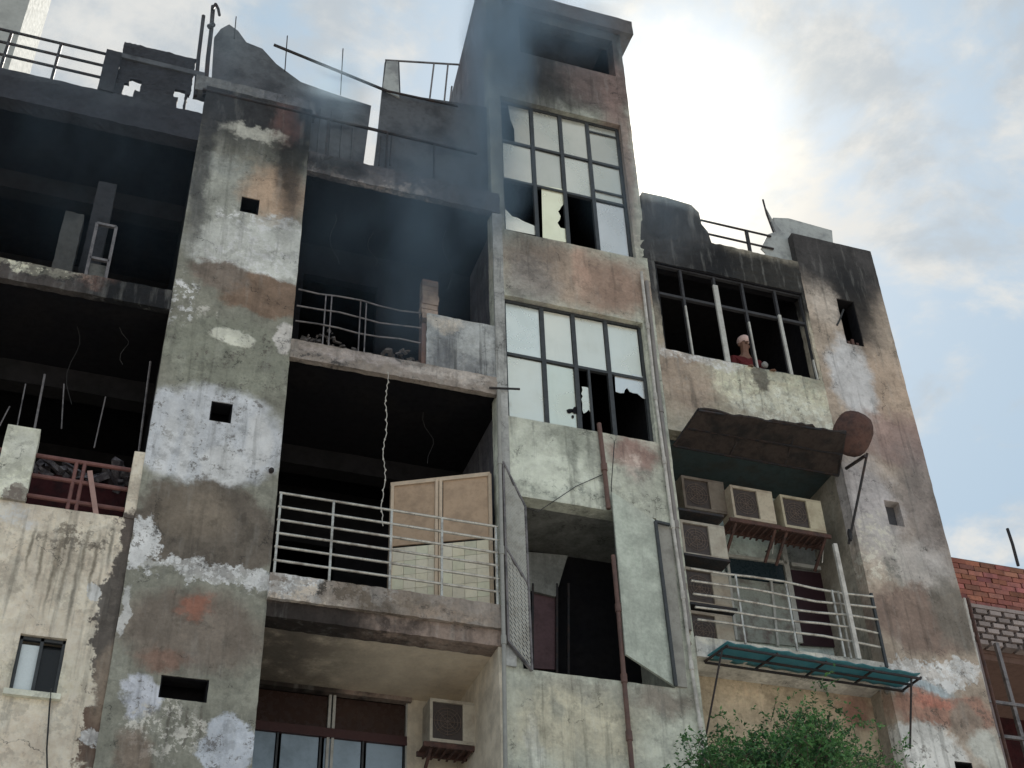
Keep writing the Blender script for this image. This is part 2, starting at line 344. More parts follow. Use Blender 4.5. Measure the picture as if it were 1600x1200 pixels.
M_LEDGE = plaster('scorched_ledge', C3(60, 57, 56), [(60, 425, 90, 9, C3(168, 162, 145), .3, .35, .7, .95), (160, 445, 40, 8, C3(132, 96, 84), .5, .3, .4, .8), (215, 465, 80, 30, SOOT, .5, .2, 0), (90, 436, 60, 8, SOOT, .4, .5, .7, .9)], seed=3)
M_STUB = plaster('pale_stub', C3(190, 180, 152), [(25, 780, 20, 16, C3(90, 84, 78), .1, .2, .2), (38, 700, 30, 20, C3(178, 172, 158), .5, .1, 0, .5)], seed=3, streak=.15)
M_SLAB = plaster('floor_edge_concrete', C3(112, 106, 100), [(450, 915, 40, 22, WF, .1, .5, .6, .95), (530, 925, 50, 14, (.05, .045, .04), .3, .5, 1, .9), (650, 955, 60, 12, (.07, .055, .05), .3, .5, .8, .9), (590, 925, 24, 12, WF, .1, .5, .6, .9), (500, 560, 50, 8, (.06, .06, .065), .4, .4, .8, .8), (610, 560, 60, 8, (.07, .07, .075), .4, .4, .6, .8), (500, 590, 40, 12, WF, .3, .4, .6, .7), (470, 935, 60, 14, C3(150, 142, 130), .2, .5, .8, .9), (600, 935, 90, 22, C3(88, 80, 70), .3, .4, .3, .8), (700, 960, 60, 16, C3(120, 108, 96), .3, .4, .5, .8),
 (700, 585, 60, 8, C3(140, 136, 132), .4, .3, .3), (560, 560, 80, 9, C3(132, 126, 124), .4, .3, .5)], seed=4, streak=.3)
M_BEAM = plaster('scorched_beam', C3(104, 92, 84), [(480, 965, 100, 40, (.03, .024, .022), .3, .3, 0, .95), (610, 975, 60, 14, (.06, .045, .04), .5, .4, .3, .8)], seed=5)
M_SOFF = plaster('cream_soffit', (.80, .68, .52), [(440, 985, 120, 8, (.07, .06, .055), .8, .12, 0, .8, .3)], streak=.05, seed=6, var=.1, base2=(.72, .6, .46), mottle=.12, sat=.9, crack=.15)
M_CWALL = plaster('cream_recess_wall', (.78, .69, .55), (), streak=.1, seed=6, var=.1, mottle=.12, sat=.9, crack=.15)
M_ROOFEDGE = plaster('sooty_roof_edge', C3(66, 66, 70), [(560, 280, 100, 10, C3(128, 122, 118), .4, .4, .8, .7), (640, 300, 40, 8, C3(120, 116, 112), .3, .4, .8, .8), (520, 262, 60, 16, SOOT, .5, .2, 0, .8)], seed=7)
M_MIDPAR = plaster('streaked_parapet', C3(132, 138, 140), [(690, 560, 20, 50, C3(72, 76, 82), .7, .3, 0, .8), (740, 580, 30, 22, C3(84, 88, 92), .6, .4, 0, .8), (690, 500, 30, 12, C3(160, 152, 138), .4, .3, .3, .7)], streak=.6, seed=8)
tw = [
 (900, 430, 120, 50, C3(128, 112, 98), .4, .3, 0, .9), (960, 450, 55, 40, C3(112, 92, 80), .5, .3, 0, .8), (908, 420, 12, 32, C3(146, 118, 102), .6, .2, .2, .6), (830, 440, 40, 40, C3(116, 116, 114), .5, .3, 0, .7),
 (880, 70, 160, 95, SOOT2, .3, .3, 0, .95), (820, 200, 60, 200, SOOT2, .4, .3, 0, .7), (940, 130, 60, 40, C3(90, 78, 76), .5, .3, 0, .7), (970, 240, 22, 130, C3(98, 82, 78), .5, .2, 0, .8),
 (860, 730, 90, 60, C3(152, 160, 150), .5, .3, 0, .8), (890, 680, 30, 26, C3(92, 98, 90), .6, .3, 0, .7), (895, 715, 8, 30, C3(90, 96, 90), .6, .15, 0, .6), (925, 715, 9, 30, C3(95, 100, 94), .6, .15, 0, .5),
 (990, 710, 42, 26, C3(104, 80, 74), .5, .35, 0, .9), (1000, 740, 30, 14, C3(84, 80, 78), .6, .3, .4, .7), (985, 725, 14, 18, C3(170, 150, 142), .5, .3, .5, .6),
 (880, 765, 70, 8, C3(86, 94, 88), .4, .4, .8, .7),
 (900, 1130, 100, 60, C3(152, 148, 128), .5, .3, 0, .8), (1030, 1095, 50, 26, C3(96, 88, 80), .6, .3, 0, .8), (910, 1075, 60, 14, C3(112, 112, 104), .6, .3, .3, .7), (870, 1105, 10, 16, C3(104, 108, 102), .5, .2, 0, .6), (835, 1160, 10, 40, C3(180, 176, 160), .5, .2, .4, .6)]
M_TW = plaster('tower_plaster', C3(140, 146, 136), tw, streak=.35, seed=9)
rs = [
 (1060, 400, 90, 110, SOOT2, .3, .2, 0, .97), (1200, 440, 120, 45, SOOT, .3, .2, 0, .95), (1190, 600, 110, 36, C3(156, 160, 142), .15, .35, .5, .95), (1230, 640, 80, 30, C3(164, 168, 154), .2, .4, .6, .9), (1070, 590, 45, 60, C3(118, 106, 94), .4, .3, 0, .9), (1060, 550, 40, 8, WF, .3, .3, .6, .8),
 (1190, 585, 10, 22, C3(70, 68, 62), .3, .2, 0, .9), (1240, 585, 50, 20, C3(98, 102, 92), .4, .4, .5, .7), (1120, 560, 40, 12, WF, .3, .3, .6, .8)]
M_RS = plaster('right_bay_plaster', C3(130, 126, 112), rs, streak=.45, seed=10)
p2 = [
 (1300, 400, 110, 60, SOOT2, .4, .25, 0, .95), (1335, 480, 30, 70, SOOT, .6, .2, 0, .9), (1290, 480, 26, 30, C3(148, 142, 134), .5, .3, .3, .8), (1390, 620, 80, 60, C3(138, 122, 106), .5, .3, 0, .8), (1330, 590, 34, 60, C3(150, 154, 158), .25, .3, 0, .9),
 (1410, 690, 80, 40, C3(112, 94, 90), .35, .3, 0, .85), (1360, 790, 50, 70, C3(138, 138, 142), .4, .3, 0, .85), (1450, 800, 40, 100, C3(92, 88, 88), .5, .3, 0, .8), (1380, 860, 36, 60, C3(158, 158, 148), .3, .5, .8, .8), (1440, 890, 50, 40, C3(140, 140, 140), .5, .3, 0, .7), (1395, 890, 16, 24, C3(92, 92, 88), .3, .4, .6, .8),
 (1440, 970, 80, 50, C3(98, 84, 76), .2, .3, 0, .95), (1490, 960, 30, 60, C3(88, 86, 80), .3, .3, 0, .8), (1440, 1048, 90, 14, C3(172, 174, 172), .1, .45, .4, .95), (1500, 1045, 30, 10, WF, .1, .35, .3, .9), (1430, 1070, 50, 14, C3(120, 138, 148), .4, .3, 0, .8),
 (1480, 1110, 80, 28, C3(120, 88, 74), .2, .3, 0, .9), (1460, 1098, 24, 8, C3(140, 80, 62), .5, .3, .3, .8), (1510, 1130, 26, 34, C3(110, 100, 90), .2, .2, 0, .9), (1450, 1175, 60, 44, C3(164, 170, 164), .15, .3, 0, .9), (1550, 1180, 30, 40, C3(150, 156, 152), .3, .3, 0, .8), (1475, 1065, 10, 8, WF, .1, .2, 0)]
M_P2 = plaster('right_pillar_plaster', C3(128, 118, 106), p2, streak=.35, seed=11)
M_P2S = plaster('pillar_side_plaster', C3(112, 108, 98), (), streak=.3, seed=12)
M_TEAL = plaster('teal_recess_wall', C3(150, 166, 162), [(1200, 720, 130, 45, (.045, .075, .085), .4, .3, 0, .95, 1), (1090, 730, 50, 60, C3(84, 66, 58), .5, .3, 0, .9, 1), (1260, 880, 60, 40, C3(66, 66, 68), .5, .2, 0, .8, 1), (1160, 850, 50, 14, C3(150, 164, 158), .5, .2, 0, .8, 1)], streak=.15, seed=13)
M_TANW = plaster('tan_recess_wall', C3(132, 122, 102), [(1330, 1110, 30, 22, C3(96, 60, 52), .7, .3, 0, .8, .4), (1160, 1090, 40, 30, C3(152, 140, 116), .7, .3, 0, .6, .4)], streak=.15, seed=14)
M_GREY = plaster('grey_recess_plaster', C3(96, 100, 98), (), streak=.2, seed=15)
M_BRICKY = simple('raw_brick', (.34, .14, .10), .9, 0, .6, 9, c2=(.15, .07, .06), bump=.4, objcol=True)
M_MORTAR = simple('mortar', (.19, .12, .10), .95, 0, .4, 12)
M_SHEET = simple('sooty_sheet', (.10, .105, .115), .65, .1, .8, 3.0, c2=(.03, .032, .038))
M_SHEETL = simple('grey_sheet', (.42, .44, .43), .6, 0, .7, 4, c2=(.16, .16, .17))

# glass: old mirror-filmed panes, dirty
def glassmat():
    mt = bpy.data.materials.new('filmed_glass'); mt.use_nodes = True; t = mt.node_tree; bs = t.nodes['Principled BSDF']
    g = nd(t, 'ShaderNodeNewGeometry'); PP = g.outputs['Position']; oi = nd(t, 'ShaderNodeObjectInfo')
    n = vnoise(t, PP, 1.6, 5, .6); n2 = vnoise(t, PP, 1.0, 4, .6, stretch=(10, 10, 1.2))
    c = mixc(t, mapr(t, n, .35, .7), (.95, .92, .80), (.82, .81, .70))
    c = mixc(t, mth(t, 'MULTIPLY', mapr(t, n2, .55, .8), .16), c, (.45, .46, .4))
    c = mixc(t, 1.0, c, oi.outputs['Color'], 'MULTIPLY')
    lk(t, c, bs.inputs['Base Color']); lk(t, mapr(t, n, .35, .7, .18, .32), bs.inputs['Roughness']); bs.inputs['Metallic'].default_value = .62
    return mt
GLASS = glassmat()

# ------------------------------------------------------------------ ground
ground = MB(); ground.quad_grid((-400, -400, 0), (800, 0, 0), (0, 800, 0), 20, 20)
tag(ground.build('ground', plaster('dusty_ground', (.58, .53, .47), (), seed=20, streak=0, sat=1.)), kind='structure')

# ------------------------------------------------------------------ burnt building
B = empty('burnt_building', (0, 0, 0), 'fire gutted concrete apartment block with soot stained plaster and broken stair tower windows', 'building')
def wall(name, mat, x0, x1, z0, z1, y0, y1, holes=(), rough=.006, step=.09, freq=3):
    return MB().wall(x0, x1, z0, z1, y0, y1, holes, step).build(name, mat, B, rough, freq)
def bx(name, mat, x0, x1, y0, y1, z0, z1, rough=0, step=99, freq=3, parent=None):
    return MB().box(x0, x1, y0, y1, z0, z1, step).build(name, mat, parent or B, rough, freq)
DEP = 5.0
# pillar one
wall('pillar', M_P1, .35, 1.73, 5.2, 15.6, 0, .2, [(.97, 1.19, 13.49, 13.75), (.94, 1.17, 10.34, 10.6), (.82, 1.26, 7.14, 7.37)])
bx('pillar_core', soot, .36, .50, .2, DEP, 0, 15.0); bx('pillar_core', soot, 1.58, 1.725, .2, DEP, 0, 14.6); bx('pillar_base', M_P1, .35, 1.73, 0, .2, 0, 5.2)
bx('vent_back', soot, .5, 1.58, .35, .45, 0, 14.9)
def shade_plates(x0, x1, z0, z1, d=.2, mat=None):
    m_ = MB(); e = .012
    m_.box(x0-.01, x0+e, .012, d, z0, z1).box(x1-e, x1+.01, .012, d, z0, z1).box(x0+e, x1-e, .012, d, z1-e, z1+.01).box(x0+e, x1-e, .012, d, z0-.01, z0+e)
    return m_.build('vent_shade_plates', mat or soot, B, merge=False)  # black plates added over the lit hole sides, standing in for shade
for h_ in ((.97, 1.19, 13.49, 13.75), (.94, 1.17, 10.34, 10.6), (.82, 1.26, 7.14, 7.37)): shade_plates(*h_)
# left bay
XL = -4.0
wall('wall', M_L, XL, .35, 5.0, 9.0, .02, .22, [(-.48, -.07, 7.06, 7.62)])
bx('wall', M_L, XL, .35, .02, .22, 0, 5.0)
wall('wall', M_L, .24, .35, 9.0, 9.8, .01, .2)
wall('ledge', M_LEDGE, XL, .35, 11.72, 12.0, -.04, .05, rough=.012, step=.05, freq=5)
bx('floor_slab', soot, XL, .36, .05, DEP, 11.75, 11.95); bx('floor_slab', soot, XL, .36, .22, DEP, 8.8, 9.0); bx('roof_slab', soot, XL, .36, .21, DEP, 14.75, 15.0)
wall('roof_edge', simple('black_roof_edge', (.035, .036, .045), .9, 0, .8, 3, c2=(.018, .018, .022)), XL, .35, 14.55, 15.05, 0, .2, rough=.012, step=.06)
bx('back_wall', soot, XL, 10.05, DEP, DEP+.2, 0, 14.7)
bx('side_wall', M_P1, XL-.2, XL, 0, DEP, 0, 15.0)
bx('column', simple('sooty_column', (.035, .036, .042), .9, var=.8, scale=3), -.72, -.5, .5, .75, 12.0, 14.0, .01, .08)
bx('column', simple('pale_sooty_block', (.07, .07, .068), .9, var=.8, scale=3), -1.0, -.78, .35, .6, 12.0, 13.25, .01, .08)
fr = empty('charred_frame', parent=B)
for a_, b_ in (((-.62, .3, 12), (-.62, .3, 13.1)), ((-.4, .3, 12), (-.4, .3, 13.1)), ((-.62, .3, 13.1), (-.4, .3, 13.1)), ((-.62, .3, 12.55), (-.4, .3, 12.55))):
    MB().beam(a_, b_, .035, .035).build('frame_bar', steel_soot, fr)
bx('panel', simple('grimy_panel', (.13, .13, .12), .8, var=.8, scale=5), -.6, -.42, .33, .35, 12.05, 12.5)
# lower left opening: stub pillar, red parapet behind a rail
wall('pillar_stub', M_STUB, -1.02, -.7, 9.0, 9.86, -.02, .2)
bx('inner_parapet', soot_red, XL, .24, .6, .75, 9.0, 9.75, .01, .1)
rl = empty('balcony_railing', parent=B); rl['label'] = 'charred reddish railing behind the pale stub'
for z in (9.62, 9.38, 9.14): MB().tube((XL, .1, z), (.24, .1, z), .024).build('rail', red_rail, rl)
for x in (-2.6, -1.5, -.22, -.3): MB().tube((x, .1, 9), (x, .1, 9.62), .02).build('post', red_rail, rl)
MB().beam((-.16, .05, 9.5), (-.02, .05, 9.0), .05, .02).build('bent_slat', simple('pink_slat', (.4, .25, .22), .7), rl)
for k, (px, py0, py1) in enumerate(((70, 585, 680), (235, 565, 705), (40, 600, 690), (100, 600, 670), (165, 620, 700), (15, 635, 670))):
    a_, b_ = at(px, py0, .3), at(px-18 if k != 3 else px-4, py1, .3); MB().tube(a_, b_, .012 if k < 2 else .007, 5).build('window_rod', steel_soot, B)
rb = MB()
for k in range(110):
    x = -2.2+2.5*R_.random(); z = 9.75+.12*R_.random(); s_ = .02+.05*R_.random()
    rb.chunk((x, .55+.15*R_.random(), z), (s_*R_.choice((.8, 1.2, 3)), s_*.7, s_*R_.choice((.3, .5, .9))))
tag(rb.build('debris', simple('charred_debris', (.07, .06, .07), .9, var=.9, scale=14, c2=(.2, .19, .2)), None, .004, 14), 'heap of charred debris piled on the lower left balcony parapet', 'debris', kind='stuff')

# window in the cream wall
wd = empty('window', parent=B)
for a_, b_ in (((-.48, .08, 7.08), (-.07, .08, 7.08)), ((-.48, .08, 7.6), (-.07, .08, 7.6)), ((-.465, .08, 7.06), (-.465, .08, 7.62)), ((-.085, .08, 7.06), (-.085, .08, 7.62)), ((-.28, .08, 7.06), (-.28, .08, 7.62))):
    MB().beam(a_, b_, .03, .04).build('frame_bar', pale_metal if a_[2] < 7.07 and b_[2] < 7.1 else frame_dark, wd)
g_ = MB().box(-.455, -.29, .09, .10, 7.09, 7.55).build('pane', simple('white_pane', (.75, .82, .84), .3, 0, .2), wd); g_['label'] = 'pale blue-white left pane'
MB().box(-.27, -.1, .13, .14, 7.09, 7.58).build('pane', simple('black_pane', (.01, .012, .014), .15, 0, .1), wd)
MB().box(-.52, -.03, -.035, .02, 7.0, 7.055).build('window_sill', M_STUB, wd)
bx('room_back', soot, -1.2, .3, .9, 1.0, 6.4, 8.6)

# middle bay -------------------------------------------------------------------
XM0, XM1 = 1.73, 4.2
wall('floor_slab', M_SLAB, XM0, XM1, 11.38, 11.64, -.03, .05, rough=.011, step=.05, freq=5)
wall('floor_slab', M_SLAB, XM0, XM1, 8.3, 8.58, -.05, .3, rough=.012, step=.05, freq=5)
def atZ(px, py, Z):
    d = fw*FPX + rt*(px-800) - up*(py-600); return CAM + d*((Z-CAM.z)/d.z)
ZS = 8.12; YR = atZ(520, 1079, ZS).y; YR = round(YR, 3)
wall('beam', M_BEAM, XM0, XM1, ZS, 8.3, 0, .25, rough=.012, step=.06)
wall('roof_edge', M_ROOFEDGE, XM0, XM1+.1, 14.42, 14.78, -.03, .06, rough=.014, step=.05, freq=5)
bx('roof_slab', soot, 1.73, 4.2, .06, .3, 14.45, 14.7); bx('roof_slab', soot, .36, 4.35, .3, DEP, 14.45, 14.7)
bx('floor_slab', soot, XM0, 4.2, .05, .3, 11.42, 11.62); bx('floor_slab', soot, XM0, 4.3, .3, DEP, 11.42, 11.62)
bx('floor_slab', soot, XM0, 4.3, .3, DEP, 8.35, 8.56)
bx('soffit', M_SOFF, XM0, XM1, .25, YR+.05, ZS+.005, 8.3)
bx('recess_side', M_CWALL, XM1-.06, XM1+.1, .01, YR+.03, 5, ZS+.005, .003, .2)
DX0, DX1 = at(396, 1100, YR).x, at(637, 1120, YR).x; ZT = at(635, 1092, YR).z; ZM = at(520, 1145, YR).z
wall('recess_wall', M_CWALL, XM0, XM1-.06, 0, ZS+.003, YR, YR+.2, [(1.74, DX1, 5.2, ZT)], rough=.004, step=.15)
wall('inner_wall', soot, XM0, 4.3, 11.62, 14.45, 1.3, 1.42, [(2.0, 3.0, 11.62, 13.9)], rough=.01, step=.2)
# upper right low wall with exposed brick pier
wall('parapet', M_MIDPAR, 3.33, XM1, 11.64, 12.46, .0, .16, rough=.012, step=.06)
pier = empty('brick_pier', parent=B)
bx('pier_core', M_MORTAR, 3.275, 3.475, .02, .15, 11.66, 13.02, parent=pier)
bme = MB().box(-.1, .1, -.065, .065, -.034, .034).build('brick', simple('pale_scorched_brick', (.48, .36, .28), .9, 0, .7, 8, c2=(.2, .13, .1), objcol=True), pier)
bme.location = (3.375, .075, 12.42); bm0 = bme
for k in range(1, 9):
    c_ = bm0.copy(); col.objects.link(c_); c_.location = (3.375+R_.uniform(-.012, .012), .075+R_.uniform(-.01, .01), 12.42+.076*k if k < 8 else 12.34)
    v_ = 1.1-.11*k; c_.color = (v_, v_, v_, 1)
def railing(name, x0, x1, y, zs, posts, z0, mat, r=.018, label=None, pr=.02, sag=0):
    o = empty(name, parent=B)
    if label: o['label'] = label
    for i, z in enumerate(zs):
        if sag:
            pts = [Vector((x0+(x1-x0)*t/6, y+.02*math.sin(t*1.7+i), z+sag*math.sin(t*.9+i*1.3))) for t in range(7)]
            MB().path(pts, r, 7).build('rail', mat, o)
        else: MB().tube((x0, y, z), (x1, y, z), r, 8).build('rail', mat, o)
    for x in posts: MB().beam((x, y, z0), (x, y, max(zs)), pr*2, pr*2).build('post', mat, o)
    return o
railing('balcony_railing', 1.76, 3.25, .0, (12.43, 12.18, 11.95), (2.09, 2.16, 2.51, 2.58), 11.64, steel_soot, .011, 'fire warped upper railing, dull and thin', .007, sag=.008)
railing('balcony_railing', 1.75, 4.16, -.02, (9.55, 9.38, 9.22, 9.06, 8.9, 8.74), (1.77, 2.33, 2.96, 3.52, 4.13), 8.58, steel, .0145, 'pale six bar railing of the middle balcony', .012)
rb = MB()
for k in range(230):
    x = 1.8+1.5*R_.random(); hmax = .28*math.exp(-((x-2.15)/.25)**2)+.2*math.exp(-((x-2.95)/.3)**2)+.08; z = 11.64+hmax*R_.random(); s_ = .012+.032*R_.random()
    rb.chunk((x, .08+.25*R_.random(), z), (s_*R_.choice((.5, 1, 2.2)), s_*.6, s_*R_.choice((.3, .5, .8))))
tag(rb.build('debris', simple('ashen_rubble', (.15, .135, .13), .95, var=.9, scale=12, c2=(.04, .04, .045)), None, .004, 15), 'ashen rubble heaped behind the warped rail of the top middle balcony', 'debris', kind='stuff')
# oblique partition on the middle balcony
pt = empty('partition', parent=B); pt['label'] = 'tan and cream screen standing askew across the right of the balcony'
A_, Bp = Vector((4.13, .12, 8.58)), Vector((3.10, .62, 8.58)); dirp = (Bp-A_); nrm = Vector((dirp.y, -dirp.x, 0)).normalized()
def zt(t): return 10.33-.02*t
M_TAN = simple('tan_board', (.5, .36, .25), .7, 0, .5, 4, c2=(.24, .17, .12)); M_CRM = simple('cream_tile', (.84, .78, .64), .5, 0, .35, 5, c2=(.6, .54, .42), objcol=True); M_POST = simple('pale_brown_post', (.62, .5, .38), .6)
def pp(t, z): q = A_+dirp*t; return Vector((q.x, q.y, z))
for t0, t1 in ((.03, .47), (.55, .97)):
    MB().poly([pp(t0, 9.5), pp(t1, 9.5), pp(t1, zt(t1)-.02), pp(t0, zt(t0)-.02)], .02, nrm).build('board', M_TAN, pt)
for t in (0.01, .5, .54, .985): MB().beam(pp(t, 8.58), pp(t, zt(t)), .035, .05).build('post', M_POST, pt)
MB().beam(pp(0, zt(0)), pp(1, zt(1)), .04, .05, (0, 0, 1)).build('top_rail', M_POST, pt)
for i in range(8):
    for j in range(5):
        t0 = .03+.1175*i; t1 = t0+.1145; z0 = 8.6+.175*j
        o = MB().poly([pp(t0, z0), pp(t1, z0), pp(t1, z0+.171), pp(t0, z0+.171)], .018, nrm).build('tile', M_CRM, pt)
        v_ = R_.uniform(.84, 1.0); o.color = (v_, v_, v_*R_.uniform(.93, 1.0), 1)
        if (i+j) % 4 == 1: o.color = (v_*.93, v_*.98, v_*.92, 1)
# hanging chain / cord
ch = MB(); z_ = 11.4; pts = []
while z_ > 9.3: pts.append(Vector((2.86+.012*math.sin(z_*9)+.01*R_.uniform(-1, 1), -.03, z_))); z_ -= .045
ch.path(pts, .005, 5)
for q in pts[::3]: ch.ellipsoid(q, (.011, .011, .016), 6, 4)
tag(ch.build('hanging_chain', simple('pale_rope', (.5, .48, .44), .8)), 'pale knotted cord hanging down the middle of the black opening above the pale railing', 'cord')

# charred interior details
M_CH = simple('charred_plaster', (.014, .013, .015), .95, 0, 1, 1.6, c2=(.008, .008, .009), bump=.6)
for z0, z1, zc in ((11.62, 14.45, 14.2), (8.56, 11.42, 11.2)):
    for y in (1.7, 3.3): bx('ceiling_beam', M_CH, XM0, 4.3, y, y+.22, zc-.05, z1, .01, .25)
for z0, z1 in ((9.0, 11.75), (11.95, 14.75)):
    for y in (1.4, 3.0): bx('ceiling_beam', M_CH, XL, .36, y, y+.22, z1-.3, z1, .01, .3)
    wall('inner_wall', M_CH, XL, .36, z0, z1-.01, 3.4, 3.5, [(-2.6, -1.7, z0, z0+2.05), (-.9, -.1, z0+.9, z0+1.9)], rough=.012, step=.25)
wall('inner_wall', M_CH, XM0, 4.3, 8.56, 11.42, 2.6, 2.72, [(2.0, 2.9, 8.56, 10.6)], rough=.012, step=.2)
for k, (x, y, zt_, l_) in enumerate(((-.6, .5, 11.7, 1.1), (2.2, .6, 14.4, .9), (2.75, .8, 14.4, .6), (3.7, .5, 14.4, 1.0), (3.5, .6, 11.4, .7), (-.1, .4, 11.7, .5))):
    pts = [Vector((x+.05*math.sin(t*.9+k)+.01*t, y+.03*math.cos(t+k), zt_-l_*t/8)) for t in range(9)]
    MB().path(pts, .004, 4).build('hanging_wire', cable_m, B)
# shutter door in the low recess
sd = empty('shutter_door', parent=B)
M_BLUE = simple('blue_grey_shutter', (.36, .46, .56), .5, 0, .4, 3, c2=(.13, .18, .22)); M_BRN = simple('dark_brown_glass', (.045, .026, .022), .25, 0, .4, 3, c2=(.075, .045, .035))
XD = [at(px, 1120, YR).x for px in (396, 515, 522, 637)]; XD[0] = 1.75
for x0, x1 in ((XD[0], XD[1]-.02), (XD[2]+.02, XD[3]-.02)):
    MB().box(x0, x1, YR+.05, YR+.07, ZM+.06, ZT-.06).build('transom_pane', M_BRN, sd)
for x in XD: MB().box(x-.015, x+.015, YR+.01, YR+.06, 5.2, ZT-.03).build('frame_bar', pale_metal if x > 2 else frame_dark, sd)
MB().box(XD[0], XD[3], YR, YR+.055, ZM-.05, ZM+.05).build('lintel_bar', simple('dark_red_steel', (.07, .03, .03), .6), sd)
MB().box(XD[0], XD[3]+.03, YR-.05, YR+.05, ZT-.05, ZT+.02).build('lintel_bar', M_BEAM, sd)
sw_ = (XD[3]-XD[0])/4
for i in range(4):
    x0 = XD[0]+sw_*i+.02; MB().box(x0, x0+sw_-.06, YR+.04, YR+.06, 5.2, ZM-.05).build('shutter_panel', M_BLUE, sd, bevel=.004)
    MB().box(x0+sw_-.05, x0+sw_-.03, YR+.02, YR+.06, 5.2, ZM-.05).build('shutter_rib', frame_dark, sd)

# tower ------------------------------------------------------------------------
TX0, TX1 = XM1, 6.4
W1 = (4.37, 6.23, 14.17, 16.84); W2 = (4.33, 6.22, 11.12, 13.02); W3 = (4.40, 6.1, 7.9, 10.02); W4 = (4.72, 6.25, 17.95, 18.8)
wall('tower_wall', M_TW, TX0, TX1, 5.2, 19.0, 0, .2, [W1, W2, W3, W4], step=.08)
bx('tower_base', M_TW, TX0, TX1, 0, .2, 0, 5.2)
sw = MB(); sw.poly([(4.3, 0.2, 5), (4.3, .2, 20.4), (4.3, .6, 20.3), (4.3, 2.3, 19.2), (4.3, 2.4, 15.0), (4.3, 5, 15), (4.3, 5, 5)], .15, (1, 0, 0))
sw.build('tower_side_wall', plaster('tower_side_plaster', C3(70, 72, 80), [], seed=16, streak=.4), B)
wall('tower_corner', M_TW, 4.2, 4.45, 19.0, 20.4, 0, .2)
bx('tower_side_wall', M_TW, 6.25, 6.395, .2, 3, 0, 18.99)
bx('tower_shade_sheet', soot, 6.235, 6.25, .21, 2.2, 10.85, 18.98); bx('tower_back_wall', soot, 4.45, 6.25, 2.2, 2.4, 0, 19.0)  # thin dark sheet added so the lit inner right wall reads as shade
wall('tower_roof', simple('roof_slab_grey', (.11, .10, .10), .9, var=.6, scale=4), 4.45, 6.6, 19.0, 19.32, -.08, 3.0, rough=.01, step=.12)
bx('tower_floor', soot, 4.45, 6.25, .2, 2.2, 16.9, 17.05); bx('tower_floor', soot, 4.45, 6.25, .2, 2.2, 13.9, 14.05); bx('tower_floor', soot, 4.45, 6.25, .2, 2.2, 10.7, 10.85)
bx('stair_ceiling', M_GREY, 4.45, 6.25, .2, 1.1, 10.03, 10.2, .004, .2); bx('stair_wall', soot, 4.45, 6.25, 1.1, 1.25, 7.5, 10.2)
# pilaster strip
wall('pilaster', plaster('pilaster_plaster', C3(124, 128, 128), [], seed=17, streak=.5), 4.19, 4.32, 7.9, 14.4, -.03, .0, rough=.005)

def window(name, xs, zs, y, mats=frame_dark, w=.045, skip=(), label=None):
    o = empty(name, parent=B)
    if label: o['label'] = label
    for i, x in enumerate(xs): MB().beam((x, y, zs[0]), (x+R_.uniform(-.008, .008), y, zs[-1]), w*(1.2 if 0 < i < len(xs)-1 else 1), .05, (0, 1, 0)).build('mullion', mats, o)
    for z in zs: MB().beam((xs[0], y+.002, z), (xs[-1], y+.002, z+R_.uniform(-.008, .008)), .04, .048, (0, 1, 0)).build('glazing_bar', mats, o)
    return o
def pane(o, x0, x1, z0, z1, y, v=1.0, pts=None, tint=(1, 1, 1)):
    tl = R_.uniform(-.006, .006)
    P_ = pts or [(x0, z0), (x1, z0), (x1, z1), (x0, z1)]
    q = MB().poly([(p[0], y+tl*(i in (1, 2)), p[1]) for i, p in enumerate(P_)], .006).build('pane', GLASS, o, merge=False); q.color = (v*tint[0], v*tint[1], v*tint[2], 1)
    return q
def ragged(pxs, Y=.09, j=.012):
    out = []; P_ = [at(a, b, Y) for a, b in pxs]; n = len(P_)
    for i in range(n):
        a_, b_ = P_[i], P_[(i+1) % n]; L_ = (b_-a_).length; m_ = max(1, int(L_/.05)) if L_ > .06 else 1
        straight = L_ > .33
        for k in range(m_ if not straight else 1):
            p_ = a_.lerp(b_, k/m_ if not straight else 0); out.append((p_.x+(0 if k == 0 else R_.uniform(-j, j)), p_.z+(0 if k == 0 else R_.uniform(-j, j))))
    return out
XS = (4.39, 4.86, 5.30, 5.73, 6.21)
w1 = window('stair_window', XS, (14.19, 15.23, 16.0, 16.82), .1, label='upper stair window of twelve panes, two lowest bays smashed')
MB().beam((5.75, .1, 16.64), (6.2, .1, 16.64), .03, .04).build('glazing_bar', frame_dark, w1)
MB().beam((5.75, .1, 15.42), (6.2, .1, 15.42), .03, .04).build('glazing_bar', frame_dark, w1)
for i in range(4):
    x0, x1 = XS[i]+.03, XS[i+1]-.03
    pane(w1, x0, x1, 15.26, 15.97, .1, R_.uniform(.72, .86))
    if i: pane(w1, x0, x1, 16.03, 16.79, .1, R_.uniform(.6, .78))
pane(w1, 0, 0, 0, 0, .1, .6, [(4.6, 16.03), (4.83, 16.03), (4.83, 16.79), (4.52, 16.79), (4.55, 16.5), (4.6, 16.3)])
pane(w1, 5.76, 6.18, 14.22, 15.2, .1, .85, tint=(.98, .98, 1.08))
pane(w1, 0, 0, 0, 0, .1, 1, ragged([(789, 326), (800, 338), (815, 344), (838, 354), (840, 368), (790, 358)], .1))
pane(w1, 0, 0, 0, 0, .1, 1.12, ragged([(848, 372), (890, 380), (886, 358), (876, 356), (871, 348), (876, 338), (872, 330), (880, 320), (884, 312), (884, 296), (846, 290)], .1), tint=(1.03, 1, .85))
w2 = window('stair_window', (4.35, 4.85, 5.27, 5.72, 6.2), (11.14, 12.14, 13.0), .1, label='lower stair window of eight panes, lower right panes shattered')
